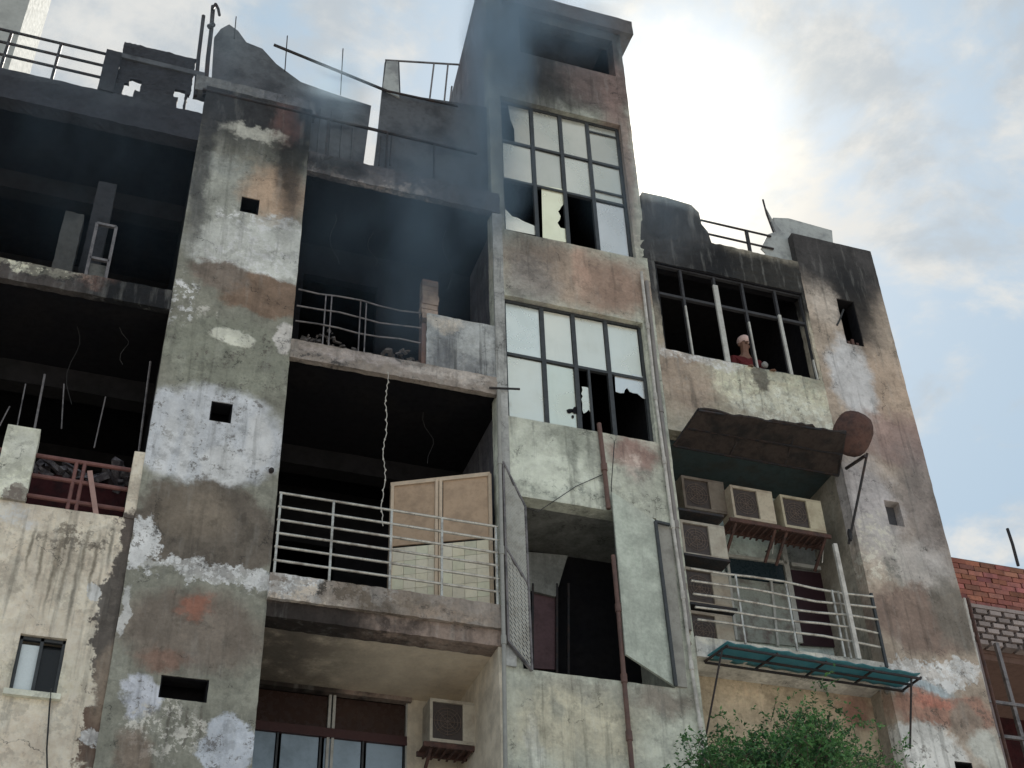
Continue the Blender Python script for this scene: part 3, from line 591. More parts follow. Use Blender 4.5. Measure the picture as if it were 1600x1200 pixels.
MB().beam((5.44, .1, 11.14), (5.44, .1, 12.12), .03, .04).build('mullion', frame_dark, w2)
XS = (4.35, 4.85, 5.27, 5.72, 6.2)
for i in range(4):
    pane(w2, XS[i]+.03, XS[i+1]-.03, 12.17, 12.97, .1, R_.uniform(.98, 1.1), tint=(.95, 1, 1.06) if i == 0 else (1, 1, 1))
pane(w2, XS[0]+.03, XS[1]-.03, 11.17, 12.11, .1, 1.0)
pane(w2, XS[1]+.03, XS[2]-.03, 11.17, 12.11, .1, 1.02, tint=(.97, 1, .97))
pane(w2, 0, 0, 0, 0, .1, 1, ragged([(909, 604), (924, 608), (926, 652), (920, 640), (912, 646), (910, 630)], .1))
pane(w2, 0, 0, 0, 0, .1, 1.0, ragged([(960, 578), (1013, 590), (1016, 628), (1004, 622), (996, 615), (984, 612), (980, 606), (975, 614), (962, 612)], .1), tint=(.95, .96, 1.05))
pane(w2, 0, 0, 0, 0, .1, 1.05, ragged([(1016, 628), (1018, 640), (1012, 655), (1016, 672), (1014, 684), (1024, 690), (1018, 628)], .1), tint=(.95, .93, 1.1))
# star-shaped break holes in the second pane
for cx, cy, s_ in ((890, 642, 5), (900, 641, 7), (907, 650, 4), (895, 651, 3)):
    pts = []
    for k in range(9):
        a_ = 2*math.pi*k/9; q = at(cx+s_*R_.uniform(.5, 1.1)*math.cos(a_), cy+s_*R_.uniform(.5, 1.1)*math.sin(a_), .1); pts.append((q.x, .094, q.z))
    MB().poly(pts, .003).build('broken_chip', soot, w2, merge=False)
# top louvre opening stays empty, dark

# lower tower opening: lattice leaf, white board, cupboard, pipe
gp = empty('lattice_leaf', parent=B); gp['label'] = 'open steel lattice leaf on the left of the stair opening'
h0, h1 = at(787, 722, -.06), at(792, 1002, -.06); h0.x = h1.x = (h0.x+h1.x)/2
Yf = -.07
f0 = at(820, 792, Yf); f1 = at(831, 1048, Yf); f0.x = f1.x = (f0.x+f1.x)/2
for a_, b_ in ((h0, f0), (h1, f1), (h0, h1), (f0, f1), (h0.lerp(h1, .5), f0.lerp(f1, .5))): MB().beam(a_, b_, .03, .022, (1, .3, .1)).build('leaf_bar', steel_soot, gp)
def lat(v0, v1, n, mat, nm, cross=True):
    m_ = MB()
    def G(s, t): return h0.lerp(f0, s).lerp(h1.lerp(f1, s), t)
    for k in range(-4, n+1):
        for sgn in ((0, 1) if cross else (0,)):
            pts = []
            for s in (0, .25, .5, .75, 1):
                tt = (k + (s if sgn == 0 else 1-s)*3)/n
                if 0 <= tt <= 1: pts.append(G(s, v0+(v1-v0)*tt))
            if len(pts) > 1: m_.path(pts, .008, 4)
    return tag(m_.build(nm, mat, gp), kind='stuff')
lat(.0, .5, 22, pale_metal, 'lattice', False); lat(.5, 1., 20, pale_metal, 'lattice')
M_WB = plaster('board_paint', C3(136, 146, 138), [(1010, 690, 60, 100, C3(140, 132, 126), .5, .2, 0, .6)], streak=.2, mottle=.15, crack=0, seed=21)
wb = MB().poly([at(956, 768, -.08), at(1023, 812, -.06), at(1056, 1073, -.02), at(978, 1022, -.1)], .03).build('window_leaf', M_WB, B); wb['label'] = 'plain pale board leaf closing the right of the stair opening'
MB().beam(at(1024, 815, -.07), at(1056, 1072, -.05), .035, .03).build('jamb_bar', frame_dark, B)
MB().beam(at(1024, 815, -.07), at(1046, 820, -.05), .03, .03).build('jamb_bar', frame_dark, B)
MB().poly([at(1027, 818, -.02), at(1048, 822, -.02), at(1074, 1074, -.02), at(1057, 1072, -.02)], .02).build('jamb_panel', simple('grey_jamb', (.34, .33, .3), .8, var=.5), B)
MB().poly([at(823, 862, .85), at(887, 868, .85), at(868, 932, .85), at(826, 922, .85)], .04).build('inner_board', M_GREY, B)
dr = empty('inner_door', parent=B)
MB().poly([at(833, 920, .9), at(868, 922, .9), at(868, 1046, .9), at(833, 1044, .9)], .03).build('door_leaf', simple('dull_pink_door', (.13, .075, .085), .7, var=.5), dr)
for px in (832, 870, 888): MB().beam(at(px, 912, .86), at(px, 1060, .86), .025, .025).build('frame_bar', burnt_metal, dr)

# right bay --------------------------------------------------------------------
RX0, RX1 = 6.4, 8.79
wall('wall', M_RS, RX0, RX1, 11.36, 14.8, .0, .2, [(6.5, 8.74, 12.65, 14.2)], rough=.016, step=.06)
wl = MB().poly([at(x, y) for x, y in ((1000, 398), (1003, 300), (1040, 308), (1080, 320), (1092, 332), (1096, 350), (1106, 362), (1113, 383), (1122, 395), (1128, 425), (1003, 402))], .18).build('parapet', M_RS, B); wl['label'] = 'ragged remnant of the burnt parapet beside the tower'
bx('roof_slab', soot, 6.4, 10.1, .2, DEP, 14.5, 14.7); bx('floor_slab', soot, 6.4, 8.8, .2, DEP, 11.4, 11.6)
wall('floor_slab', plaster('pale_slab_edge', C3(150, 152, 148), [(1200, 1015, 120, 10, C3(164, 160, 148), .3, .4, .6, .8)], seed=18), RX0, RX1, 8.3, 8.54, -.03, 1.0, rough=.012, step=.08)
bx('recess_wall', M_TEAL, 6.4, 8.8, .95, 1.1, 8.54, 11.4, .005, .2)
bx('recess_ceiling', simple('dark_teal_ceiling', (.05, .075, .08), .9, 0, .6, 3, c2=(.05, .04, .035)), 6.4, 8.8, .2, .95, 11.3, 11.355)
bx('recess_wall', M_TANW, 6.4, 8.8, .4, .55, 0, 8.3, .005, .2)
rw = window('bay_window', (6.52, 6.9, 7.4, 7.83, 8.33, 8.74), (12.67, 13.66, 14.18), .06, simple('sooty_mullion', (.045, .045, .05), .7, 0, .7, 5), .028, label='burnt out five light window with bare grey mullions')
for x, w_, zt_ in ((6.9, .022, 13.5), (7.4, .07, 14.0), (7.83, .022, 13.45), (8.33, .042, 13.7), (8.72, .02, 13.0)):
    MB().beam((x, .025, 12.66), (x-.01, .025, zt_), w_, .03).build('mullion', pale_metal, rw)
railing('roof_railing', 7.38, 8.5, .1, (15.32, 15.07), (8.1,), 14.78, burnt_metal, .016, 'thin roof railing beside the ragged parapet')
# recess door frame and glazing behind the AC balcony
rd = empty('balcony_window', parent=B); yb = .9
for (ax_, ay_), (bx_, by_), w_ in (((1222, 848), (1250, 1005), .07), ((1130, 868), (1228, 880), .04), ((1236, 882), (1304, 892), .05), ((1204, 905), (1215, 1010), .03), ((1136, 870), (1150, 1000), .03), ((1300, 892), (1318, 1010), .03)):
    MB().beam(at(ax_, ay_, yb), at(bx_, by_, yb), w_, .04).build('frame_bar', pale_metal, rd)
MB().poly([at(1132, 870, yb+.01), at(1222, 882, yb+.01), at(1228, 912, yb+.01), at(1136, 900, yb+.01)], .02).build('pane', simple('navy_pane', (.02, .035, .045), .3), rd)
MB().poly([at(1137, 902, yb+.012), at(1228, 914, yb+.012), at(1250, 1010, yb+.012), at(1150, 1000, yb+.012)], .02).build('pane', simple('pale_grimy_pane', (.3, .32, .28), .5, var=.9, scale=6, c2=(.12, .08, .07)), rd)
MB().poly([at(1236, 890, yb+.01), at(1304, 898, yb+.01), at(1322, 1012, yb+.01), at(1252, 1008, yb+.01)], .02).build('pane', simple('maroon_pane', (.035, .014, .02), .4), rd)
bx('block', simple('cream_blocks', (.6, .54, .46), .9, var=.5), 7.3, 7.5, .5, .7, 8.54, 8.85, .006, .08); bx('block', MATS['pale_slab_edge'], 7.56, 7.85, .5, .7, 8.54, 8.8, .006, .08)
railing('balcony_railing', 6.42, 8.76, -.08, (9.36, 9.2, 9.04, 8.88, 8.72), (6.98, 7.62, 8.22, 8.3), 8.5, steel, .0145, 'bent pale railing in front of the stacked air conditioners', .011, sag=.012)
MB().beam((8.75, -.08, 8.45), (8.75, -.08, 9.4), .03, .03).build('rail_end_post', frame_dark, B)

# pillar two -------------------------------------------------------------------
wall('pillar', M_P2, 8.79, 10.1, 5.2, 15.38, 0, .2, [(9.3, 9.58, 13.42, 14.25), (9.3, 9.52, 10.5, 10.86), (9.42, 9.65, 7.1, 7.45)], step=.08)
bx('pillar_base', M_P2, 8.79, 10.1, 0, .2, 0, 5.2); bx('pillar_side', M_P2S, 8.79, 8.95, .2, 5, 0, 11.6, .004, .3); bx('pillar_side', soot, 8.79, 8.95, .2, 5, 11.6, 14.5); bx('pillar_side', M_P2S, 9.95, 10.1, .2, 5, 0, 14.5)
bx('niche_back', simple('niche_grey', (.09, .09, .1), .9), 9.28, 9.55, .13, .16, 10.45, 10.9); bx('vent_back', soot, 8.95, 9.95, .6, .7, 0, 14.7); shade_plates(9.3, 9.58, 13.42, 14.25); shade_plates(9.42, 9.65, 7.1, 7.45)
bx('wall_lining', soot, 6.5, 6.52, .01, .2, 12.65, 14.2); bx('wall_lining', soot, 6.5, 8.74, .012, .2, 14.18, 14.21)
for k in range(3): MB().box(9.34+.07*k, 9.38+.07*k, .03, .15, 13.42, 13.5+.05*(k % 2)).build('brick_stub', rust, B)

# rooftop ----------------------------------------------------------------------
railing('roof_railing', -4, -.92, .05, (15.8, 15.57, 15.34), (-2.1, -1.5), 15.05, burnt_metal, .019, 'dark three bar rail along the left roof edge', .018)
M_SOOTP = simple('sooty_panel', (.028, .028, .034), .8, 0, .8, 3, c2=(.02, .02, .025))
wall('parapet', M_SOOTP, -.95, -.76, 15.05, 15.82, -.02, .18)
# torn wall panel with holes of sky
wall('torn_panel', M_SOOTP, -.76, .16, 15.05, 16.12, .05, .1, [(-.66, -.52, 15.12, 15.36), (-.6, -.45, 15.25, 15.45), (.02, .1, 15.0, 15.42), (-.04, .1, 15.3, 15.45), (.13, .16, 15.1, 15.4)], rough=.016, step=.04, freq=9)
bx('roof_beam', M_SHEET, -.76, .3, .02, .05, 15.78, 15.86)
wall('parapet', plaster('roof_parapet', C3(70, 74, 80), [(350, 130, 60, 16, C3(96, 100, 100), .4, .4, .3, .7)], seed=19), .2, 1.78, 15.5, 15.78, .01, .2, rough=.012, step=.06)
rs_ = MB().poly([at(x, y, .12) for x, y in ((333, 90), (335, 58), (345, 45), (358, 38), (372, 48), (385, 66), (410, 76), (432, 100), (470, 128), (520, 146), (580, 165), (568, 255), (470, 262), (330, 150))], .05)
rs_.build('metal_sheeting', M_SHEET, B, merge=False)
for k in range(9):
    x = 1.1+.15*k; MB().box(x, x+.03, .1, .12, 14.8, 15.86-.012*k if x > 1.5 else 15.9).build('sheet_rib', M_SHEET, B)
MB().poly([at(x, y, .12) for x, y in ((602, 95), (624, 96), (626, 148), (660, 152), (700, 158), (775, 170), (790, 330), (582, 280), (590, 215))], .05).build('metal_sheeting', M_SHEET, B, merge=False)
MB().poly([at(x, y, .1) for x, y in ((604, 95), (622, 96), (624, 152), (598, 140))], .02).build('sheet_strip', M_SHEETL, B, merge=False)
fr = empty('roof_frame', parent=B)
for a_, b_ in (((602, 94), (718, 101)), ((678, 100), (671, 158)), ((700, 100), (694, 160)), ((706, 135), (703, 160))): MB().beam(at(*a_, .12), at(*b_, .12), .022, .02).build('frame_bar', steel_soot, fr)
railing('roof_railing', .3, 4.0, -.0, (15.5,), (1.95, 2.75, 3.4), 14.78, burnt_metal, .022, 'smoke blackened rail in front of the metal sheeting', .012)
for px in (595, 612): MB().beam(at(px, 213, -.02), at(px-3, 258, -.02), .015, .02).build('frame_bar', burnt_metal, B)
MB().tube(at(428, 70, .05), at(604, 142, .05), .022, 6).build('roof_rail', burnt_metal, B)
MB().tube(at(604, 142, .05), at(715, 166, .05), .018, 6).build('roof_rail', burnt_metal, B)
def rod(pts, r, name, label, cat, mat=burnt_metal, group=None):
    return tag(MB().path([at(*p[:2], p[2] if len(p) > 2 else .05) for p in pts], r, 6).build(name, mat), label, cat, group)
rod([(449, 56), (445, 112)], .008, 'metal_rod', 'thin rod above the curled end of the roof sheeting, left of two on the rail', 'rod')
rod([(536, 76), (532, 148)], .008, 'metal_rod', 'thin rod rising through the slanting roof rail, right of two', 'rod')
rod([(369, 26), (366, 60)], .008, 'metal_rod', 'short spike on the peak of the dark roof sheet', 'rod')
rod([(318, 25), (310, 90), (305, 150)], .028, 'roof_pole', 'thinner of two dark poles left of the peaked roof sheet', 'pole')
tp = rod([(333, 10), (330, 48), (325, 90), (320, 150)], .032, 'roof_pole', 'taller dark pole with a hooked lamp head, left of the peaked sheet', 'pole')
MB().path([at(332, 14), at(337, 6), at(341, 14), at(343, 24)], .02, 6).build('lamp_arm', burnt_metal, tp); MB().tube(at(326, 42), at(334, 38), .035, 6).build('clamp', burnt_metal, tp)
# right roof debris
rod([(1192, 312, .15), (1198, 335, .15), (1212, 372, .15)], .014, 'metal_rod', 'bent spike sticking up from the broken sheet on the right roof', 'rod')
tag(MB().poly([at(x, y, .12) for x, y in ((1197, 325), (1208, 345), (1222, 362), (1240, 372), (1244, 395), (1248, 422), (1218, 417), (1188, 408), (1196, 395), (1189, 388), (1200, 366), (1212, 362))], .02).build('broken_sheet', M_SHEETL, merge=False), 'torn whitish sheet standing on the right roof edge beside the thin railing', 'sheet')
tag(MB().poly([at(x, y, .5) for x, y in ((1208, 340), (1232, 341), (1300, 360), (1302, 385), (1240, 380), (1215, 365))], .1).build('roof_slab_piece', M_SHEETL, merge=False), 'pale concrete slab piece lying behind the right pillar top', 'slab')
# far pale tower on the left
ft = empty('concrete_tower', (-4.6, 9, 0), 'pale grey tower block rising behind the roof railing at far left', 'tower')
q_ = at(28, 60, 9); MB().box(-3.5, q_.x+4.6, 0, 3, 0, 40).build('wall', simple('far_pale_concrete', (.42, .43, .41), .9, var=.4, scale=2), ft)

# ------------------------------------------------------------------ awnings
def awning(name, label, pts_back, pts_front, th, mat, rib_mat, nrib, ragged_=False):
    o = empty(name, tuple(pts_back[0]), label, 'awning')
    L0 = Vector(pts_back[0]); m_ = MB(); n = 26
    A0, A1, F0, F1 = [Vector(p)-L0 for p in (*pts_back, *pts_front)]
    vs = []
    for i in range(n+1):
        for j in range(7):
            s, t = i/n, j/6; p = A0.lerp(A1, s).lerp(F0.lerp(F1, s), t)
            if ragged_:
                p.z += .03*noise.noise(p*4)*(.4+t)-.03*t*math.sin(s*5)**2; p.y += .04*noise.noise(p*5+Vector((3, 1, 0)))*t
                if j == 6: p = p+(F0-A0).normalized()*R_.uniform(-.03, .02)
            else: p.z += .012*math.cos(i*2*math.pi/2.6)
            vs.append(p)
    m_.v = vs; m_.f = [(i*7+j, (i+1)*7+j, (i+1)*7+j+1, i*7+j+1) for i in range(n) for j in range(6)]
    sh = m_.build('canopy_sheet', mat, o, smooth=not ragged_); md = sh.modifiers.new('solid', 'SOLIDIFY'); md.thickness = th
    for k in range(nrib+1):
        s = k/nrib; MB().beam(A0.lerp(A1, s)-Vector((0, 0, .03)), F0.lerp(F1, s)-Vector((0, 0, .03)), .02, .02, (0, 0, 1)).build('rib', rib_mat, o)
    for t in (.02, .5, .97): MB().beam(A0.lerp(F0, t)-Vector((0, 0, .045)), A1.lerp(F1, t)-Vector((0, 0, .045)), .022, .022, (0, 0, 1)).build('purlin', rib_mat, o)
    return o, L0
M_GREEN = simple('teal_fibreglass', (.11, .28, .31), .45, 0, .6, 3, c2=(.04, .16, .18))
t = M_GREEN.node_tree; tr = nd(t, 'ShaderNodeBsdfTranslucent'); tr.inputs[0].default_value = (.12, .5, .56, 1); mx = nd(t, 'ShaderNodeMixShader'); mx.inputs[0].default_value = .45
lk(t, t.nodes['Principled BSDF'].outputs[0], mx.inputs[1]); lk(t, tr.outputs[0], mx.inputs[2]); lk(t, mx.outputs[0], t.nodes['Material Output'].inputs[0])
M_BURNTAWN = simple('burnt_awning_cloth', (.04, .03, .027), .95, 0, 1, 4, c2=(.012, .011, .012), bump=.6)
ga, L0 = awning('green_awning', 'blue-green corrugated awning over the lowest right bay, above the tree', ((6.5, .02, 8.3), (8.95, -.01, 8.26)), ((6.6, -.36, 8.32), (9.0, -.32, 8.28)), .012, M_GREEN, burnt_metal, 4)
for a_, b_ in (((1128, 1016, -.33), (1103, 1150, .1)), ((1424, 1060, -.3), (1422, 1170, 0))): MB().tube(at(*a_)-L0, at(*b_)-L0, .012, 6).build('stay_rod', burnt_metal, ga)
ba, L0 = awning('burnt_awning', 'charred brown awning sagging above the row of air conditioners', ((6.45, .02, 11.16), (8.72, .02, 11.16)), ((6.55, -.55, 11.34), (8.5, -.62, 11.36)), .03, M_BURNTAWN, burnt_metal, 3, True)
# round scorched dish and its arm
L0 = at(1332, 678, -.45)
dish = empty('satellite_dish', tuple(L0), 'scorched brown round dish on an arm at the right end of the burnt awning', 'dish')
m_ = MB(); n = 20; vs = []
for j in range(6):
    r_ = .3*j/5
    for i in range(n):
        a_ = 2*math.pi*i/n; vs.append(Vector((r_*math.cos(a_)*.85+.02*math.sin(3*a_)*j/5, -.1+.9*r_*r_, r_*math.sin(a_))))
m_.v = vs; m_.f = [(j*n+i, j*n+(i+1) % n, (j+1)*n+(i+1) % n, (j+1)*n+i) for j in range(5) for i in range(n)]
ds = m_.build('dish', rust, dish, .012, 6, smooth=True); ds.rotation_euler = (rad(22), rad(8), rad(-26)); md = ds.modifiers.new('solid', 'SOLIDIFY'); md.thickness = .02
MB().tube(at(1355, 708, -.5)-L0, at(1326, 850, .05)-L0, .017, 6).build('stay_rod', burnt_metal, dish); MB().tube(at(1352, 712, -.5)-L0, at(1322, 732, -.1)-L0, .022, 6).build('arm', burnt_metal, dish)
MB().ellipsoid(at(1328, 836, 0)-L0, (.03, .03, .09)).build('clamp', burnt_metal, dish)

# ------------------------------------------------------------------ air conditioners
M_AC = simple('ac_casing', (.64, .59, .5), .5, 0, .8, 5, c2=(.38, .31, .25), objcol=True); M_ACD = simple('ac_grille_dark', (.07, .055, .05), .6, .1, .5, 12, c2=(.03, .025, .025)); M_ACP = simple('ac_panel', (.74, .69, .58), .5, 0, .7, 5, c2=(.5, .42, .34), objcol=True)
M_GUARD = simple('fan_guard_dull', (.16, .12, .1), .6)
W_, H_, Dp = .57, .47, .28
def make_ac(bracket):
    o = empty('air_conditioner')
    c = MB(); c.box(0, W_, .03, Dp, 0, H_); c.box(0, W_, 0, .03, 0, .035); c.box(0, W_, 0, .03, H_-.035, H_); c.box(0, .03, 0, .03, .035, H_-.035)
    c.build('casing', M_AC, o, bevel=.006, merge=False)
    MB().box(W_*.62, W_, -.004, .031, .032, H_-.032).build('side_panel', M_ACP, o, bevel=.006)
    MB().box(.03, W_*.62, .022, .034, .035, H_-.035).build('coil_screen', M_ACD, o)
    cx, cz = .03+(W_*.62-.03)/2, H_/2; g = MB()
    for r_ in (.04, .075, .11, .145):
        pts = [(cx+r_*math.cos(t*math.pi/9), .012, cz+r_*math.sin(t*math.pi/9)) for t in range(19)]; g.path(pts, .003, 4)
    for k in range(8): a_ = k*math.pi/4; g.tube((cx, .012, cz), (cx+.155*math.cos(a_), .012, cz+.155*math.sin(a_)), .003, 4)
    g.build('fan_guard', M_GUARD, o)
    fb = MB(); fb.tube((cx, .014, cz), (cx, .03, cz), .03, 10)
    for k in range(3):
        a_ = k*2*math.pi/3; q = [(cx+.03*math.cos(a_), .018, cz+.03*math.sin(a_)), (cx+.135*math.cos(a_-.3), .015, cz+.135*math.sin(a_-.3)), (cx+.14*math.cos(a_+.35), .026, cz+.14*math.sin(a_+.35)), (cx+.03*math.cos(a_+.8), .026, cz+.03*math.sin(a_+.8))]; fb.poly(q, .003)
    fb.build('fan', M_ACD, o)
    if bracket:
        MB().path([(W_-.03, .12, .1), (W_+.03, .13, .06), (W_+.035, .16, -.08), (W_+.01, .24, -.2), (W_-.04, .3, -.22)], .009, 6).build('hose', cable_m, o)
        MB().path([(W_-.03, .12, .15), (W_+.045, .12, .12), (W_+.05, .18, -.04), (W_+.03, .26, -.26)], .006, 5).build('hose', pipe_pale, o)
        MB().box(-.04, W_+.04, .05, Dp+.02, -.014, -.003).build('bracket_tray', rust, o)
        b = MB(); b.beam((-.06, .02, -.03), (W_+.06, .02, -.03), .05, .03); b.beam((-.06, Dp, -.03), (W_+.06, Dp, -.03), .05, .03)
        b.build('bracket', rust, o, merge=False)
        for k in range(7): MB().beam((.02+k*.085, 0, -.055), (.02+k*.085, Dp+.05, -.055), .02, .014, (0, 0, 1)).build('bracket_slat', rust, o)
        for x in (.02, W_-.02): MB().beam((x, Dp+.1, -.32), (x, .03, -.06), .03, .03, (1, 0, 0)).build('bracket_arm', rust, o)
    return o
acp = make_ac(False); acb = make_ac(True)
specs = [
 (acp, (1064, 742), .3, 'dark brown air conditioner, topmost of the left stack', (.4, .36, .34)),  # colour factor darker than the other units
 (acp, (1062, 811), .0, 'pale air conditioner, second from top of the left stack', (.85, .84, .82)),
 (acp, (1066, 884), .0, 'air conditioner third from top of the left stack, just behind the upper rails', (.72, .68, .64)),
 (acp, (1071, 952), .0, 'lowest air conditioner of the left stack, on the balcony floor behind the railing', (.7, .66, .62)),
 (acb, (1140, 757), .15, 'cream air conditioner, left of the pair on slatted brackets under the burnt awning', (1, .94, .86)),
 (acb, (1218, 772), .15, 'cream air conditioner, right of the pair on slatted brackets under the burnt awning', (.98, .94, .8)),
 (acb, (672, 1090), YR-.62, 'grey-cream air conditioner mounted beside the blue-grey shutter door in the lowest middle recess', (1, .98, .95))]
used = set()
for src, (px, py), Y, lab, cl_ in specs:
    o = copy_tree(src) if src.name in used else src
    used.add(src.name); q = at(px, py, Y); s_ = 1.0 if Y < .4 else 1.02; o.location = (q.x, Y, q.z-H_*s_)
    o.scale = (s_, s_, s_)
    tag(o, lab, 'air conditioner', 'air conditioner outdoor units on the facade')
    for c_ in o.children: c_.color = (*[v*.7 for v in cl_], 1)
tag(MB().beam(at(1304, 850, -.2), at(1342, 1030, -.12), .05, .04).build('leaning_pole', pipe_pale), 'pale square pole leaning over the right end of the bent balcony railing', 'pole')
shelf = empty('rack_shelf', parent=B)
for z in (10.23, 9.62, 8.99): MB().box(6.4, 6.98, -.02, .32, z-.05, z-.02).build('shelf_plate', burnt_metal, shelf)

# ------------------------------------------------------------------ pipes and cables
def pipe(name, pts, r, mat, label, cat='pipe'):
    m_ = MB(); P_ = [at(*p) for p in pts]; m_.path(P_, r, 10)
    o = m_.build(name, mat)
    for k in range(1, len(P_)-1): MB().tube(P_[k]-Vector((0, 0, .05)), P_[k]+Vector((0, 0, .05)), r*1.35, 10).build('pipe_collar', mat, o)
    return tag(o, label, cat)
pipe('drain_pipe', [(1002, 425, -.04), (1012, 510, -.04), (1024, 620, -.04), (1038, 720, -.04), (1051, 820, -.04), (1067, 930, -.04), (1080, 1040, -.04), (1094, 1130, -.04), (1103, 1215, -.04)], .02, pipe_pale, 'long thin pale pipe running down the right corner of the stair tower', 'pipe')
pipe('drain_pipe', [(1010, 440, -.02), (1032, 640, -.02), (1056, 820, -.02), (1077, 985, -.02)], .028, simple('grey_pipe', (.26, .24, .23), .6), 'dull grey pipe right beside the thin pale pipe on the tower corner')
pipe('drain_pipe', [(936, 662, -.04), (944, 730, -.04), (951, 795, -.04)], .028, pipe_brown, 'brown pipe crossing the wall between the lower stair window and the stair opening')
pipe('drain_pipe', [(958, 868, -.06), (966, 950, -.06), (975, 1060, -.05), (983, 1150, -.05), (990, 1225, -.05)], .026, pipe_brown, 'brown pipe falling in front of the pale board leaf to the bottom of the tower')
pipe('drain_pipe', [(779, 610, -.06), (781, 720, -.06), (784, 860, -.06), (787, 1000, -.06), (790, 1210, -.06)], .022, simple('grey_pipe_left', (.34, .34, .32), .6), 'grey pipe down the left corner of the stair tower beside the pale railing')
pipe('scaffold_stub', [(765, 606, -.06), (812, 608, -.06)], .014, burnt_metal, 'short dark bar poking out in front of the lower stair window', 'bar')
def cable(pts, label, r=.008): return tag(MB().path([at(*p, *(() if len(p) > 2 else (-.03,))) for p in pts], r, 5).build('cable', cable_m), label, 'cable')
cable([(80, 1076), (77, 1110), (75, 1140), (73, 1170), (74, 1215)], 'black cable hanging from the sill of the small cream wall window')
cable([(1318, 484), (1312, 500), (1308, 508)], 'short black wire stub beside the scorched slot window of the right pillar', .014)
cable([(790, 780, -.05), (840, 800, -.03), (900, 760, -.02), (945, 740, -.02)], 'thin cable sagging across the pale spandrel below the lower stair window', .005)
cable([(960, 690, -.05), (955, 760, -.05), (962, 868, -.06)], 'thin cable beside the brown pipe of the stair tower', .006)
q_ = at(424, 735, -.03); tag(MB().ellipsoid(q_, (.03, .04, .03)).build('pipe_stub', burnt_metal), 'small dark pipe stub on the right edge of the peeling left pillar', 'pipe stub')

# ------------------------------------------------------------------ red brick building at far right
BB = empty('brick_building', (10.2, 1.0, 0), 'raw red brick house beyond the right pillar with pale lattice blocks under its parapet', 'building')
def bl(name, mat, x0, x1, y0, y1, z0, z1): return MB().box(x0-10.2, x1-10.2, y0-1, y1-1, z0, z1).build(name, mat, BB)
YB = 1.0
zt0 = at(1540, 950, YB).z; zt1 = at(1540, 877, YB).z
bl('wall', M_MORTAR, 10.6, 16, YB+.02, YB+.3, zt0, zt1-.01); bl('wall', M_MORTAR, 10.6, 16, YB+3.3, YB+3.5, 0, zt1)
src = None; nb = int((zt1-zt0)/.078)
for j in range(nb):
    for i in range(20):
        x = 10.55+i*.235+(.117 if j % 2 else 0)
        if src is None: src = MB().box(-.11, .11, -.05, .05, -.034, .034).build('brick', M_BRICKY, BB, merge=True); o = src
        else: o = src.copy(); col.objects.link(o)
        o.location = (x-10.2+R_.uniform(-.004, .004), .03+R_.uniform(-.008, .008), zt0+.04+j*.078); v_ = R_.uniform(.6, 1.35); o.color = (v_, v_*R_.uniform(.85, 1.1), v_*R_.uniform(.8, 1.2), 1)
zl0 = at(1540, 1012, YB).z
M_LAT = simple('lattice_block_pale', (.33, .28, .27), .9, 0, .6, 7, c2=(.2, .16, .15), objcol=True)
bl('slab_band', M_LAT, 10.55, 16, YB-.06, YB+.3, zt0-.05, zt0)
bl('inner_wall', M_MORTAR, 10.6, 16, YB+.1, YB+.2, zl0-.02, zt0-.05)
src = None; nr = 6; hh = (zt0-.05-zl0)/nr
for j in range(nr):
    for i in range(18):
        if src is None: src = MB().box(-.085, .085, -.06, .08, -hh*.32, hh*.32).build('lattice_block', M_LAT, BB); o = src
        else: o = src.copy(); col.objects.link(o)
        o.location = (.4+i*.22+(.11 if j % 2 else 0), 0, zl0+hh*(j+.5)); v_ = R_.uniform(.7, 1.2); o.color = (v_, v_, v_, 1)
bl('back_wall', soot_red, 10.3, 16, YB+1.6, YB+1.8, 0, zl0); bl('slab', M_MORTAR, 10.3, 16, YB+.12, YB+2, zl0-.1, zl0-.02)
gr = empty('window_grid', parent=BB)
for px0, px1 in ((1522, 1575), (1555, 1612), (1600, 1660)):
    a_, b_ = at(px0, 1005, .9), at(px1, 1205, .9); a_.x = b_.x = (a_.x+b_.x)/2; MB().beam(a_-BB.location, b_-BB.location, .05, .05).build('grid_bar', simple('grid_steel', (.2, .16, .16), .6) if px0 == 1522 else steel_soot, gr)
for py in (1098, 1150): a_ = at(1560, py, .88); MB().beam(Vector((10.3, .88, a_.z))-BB.location, Vector((15, .88, a_.z))-BB.location, .04, .04).build('grid_bar', steel_soot, gr)
rod([(1574, 826, YB), (1582, 850, YB), (1591, 884, YB)], .022, 'metal_rod', 'dark rebar rod standing on the red brick parapet at far right', 'rod')
for k, (a_, b_) in enumerate((((1512, 935), (1580, 1205)), ((1506, 935), (1566, 1205)))):
    tag(MB().tube(at(*a_, .3), at(*b_, .3), .022, 8).build('downpipe', pipe_pale if k else rust), ('pale' if k else 'rusty dark')+' downpipe in the gap between the right pillar and the brick house', 'pipe')

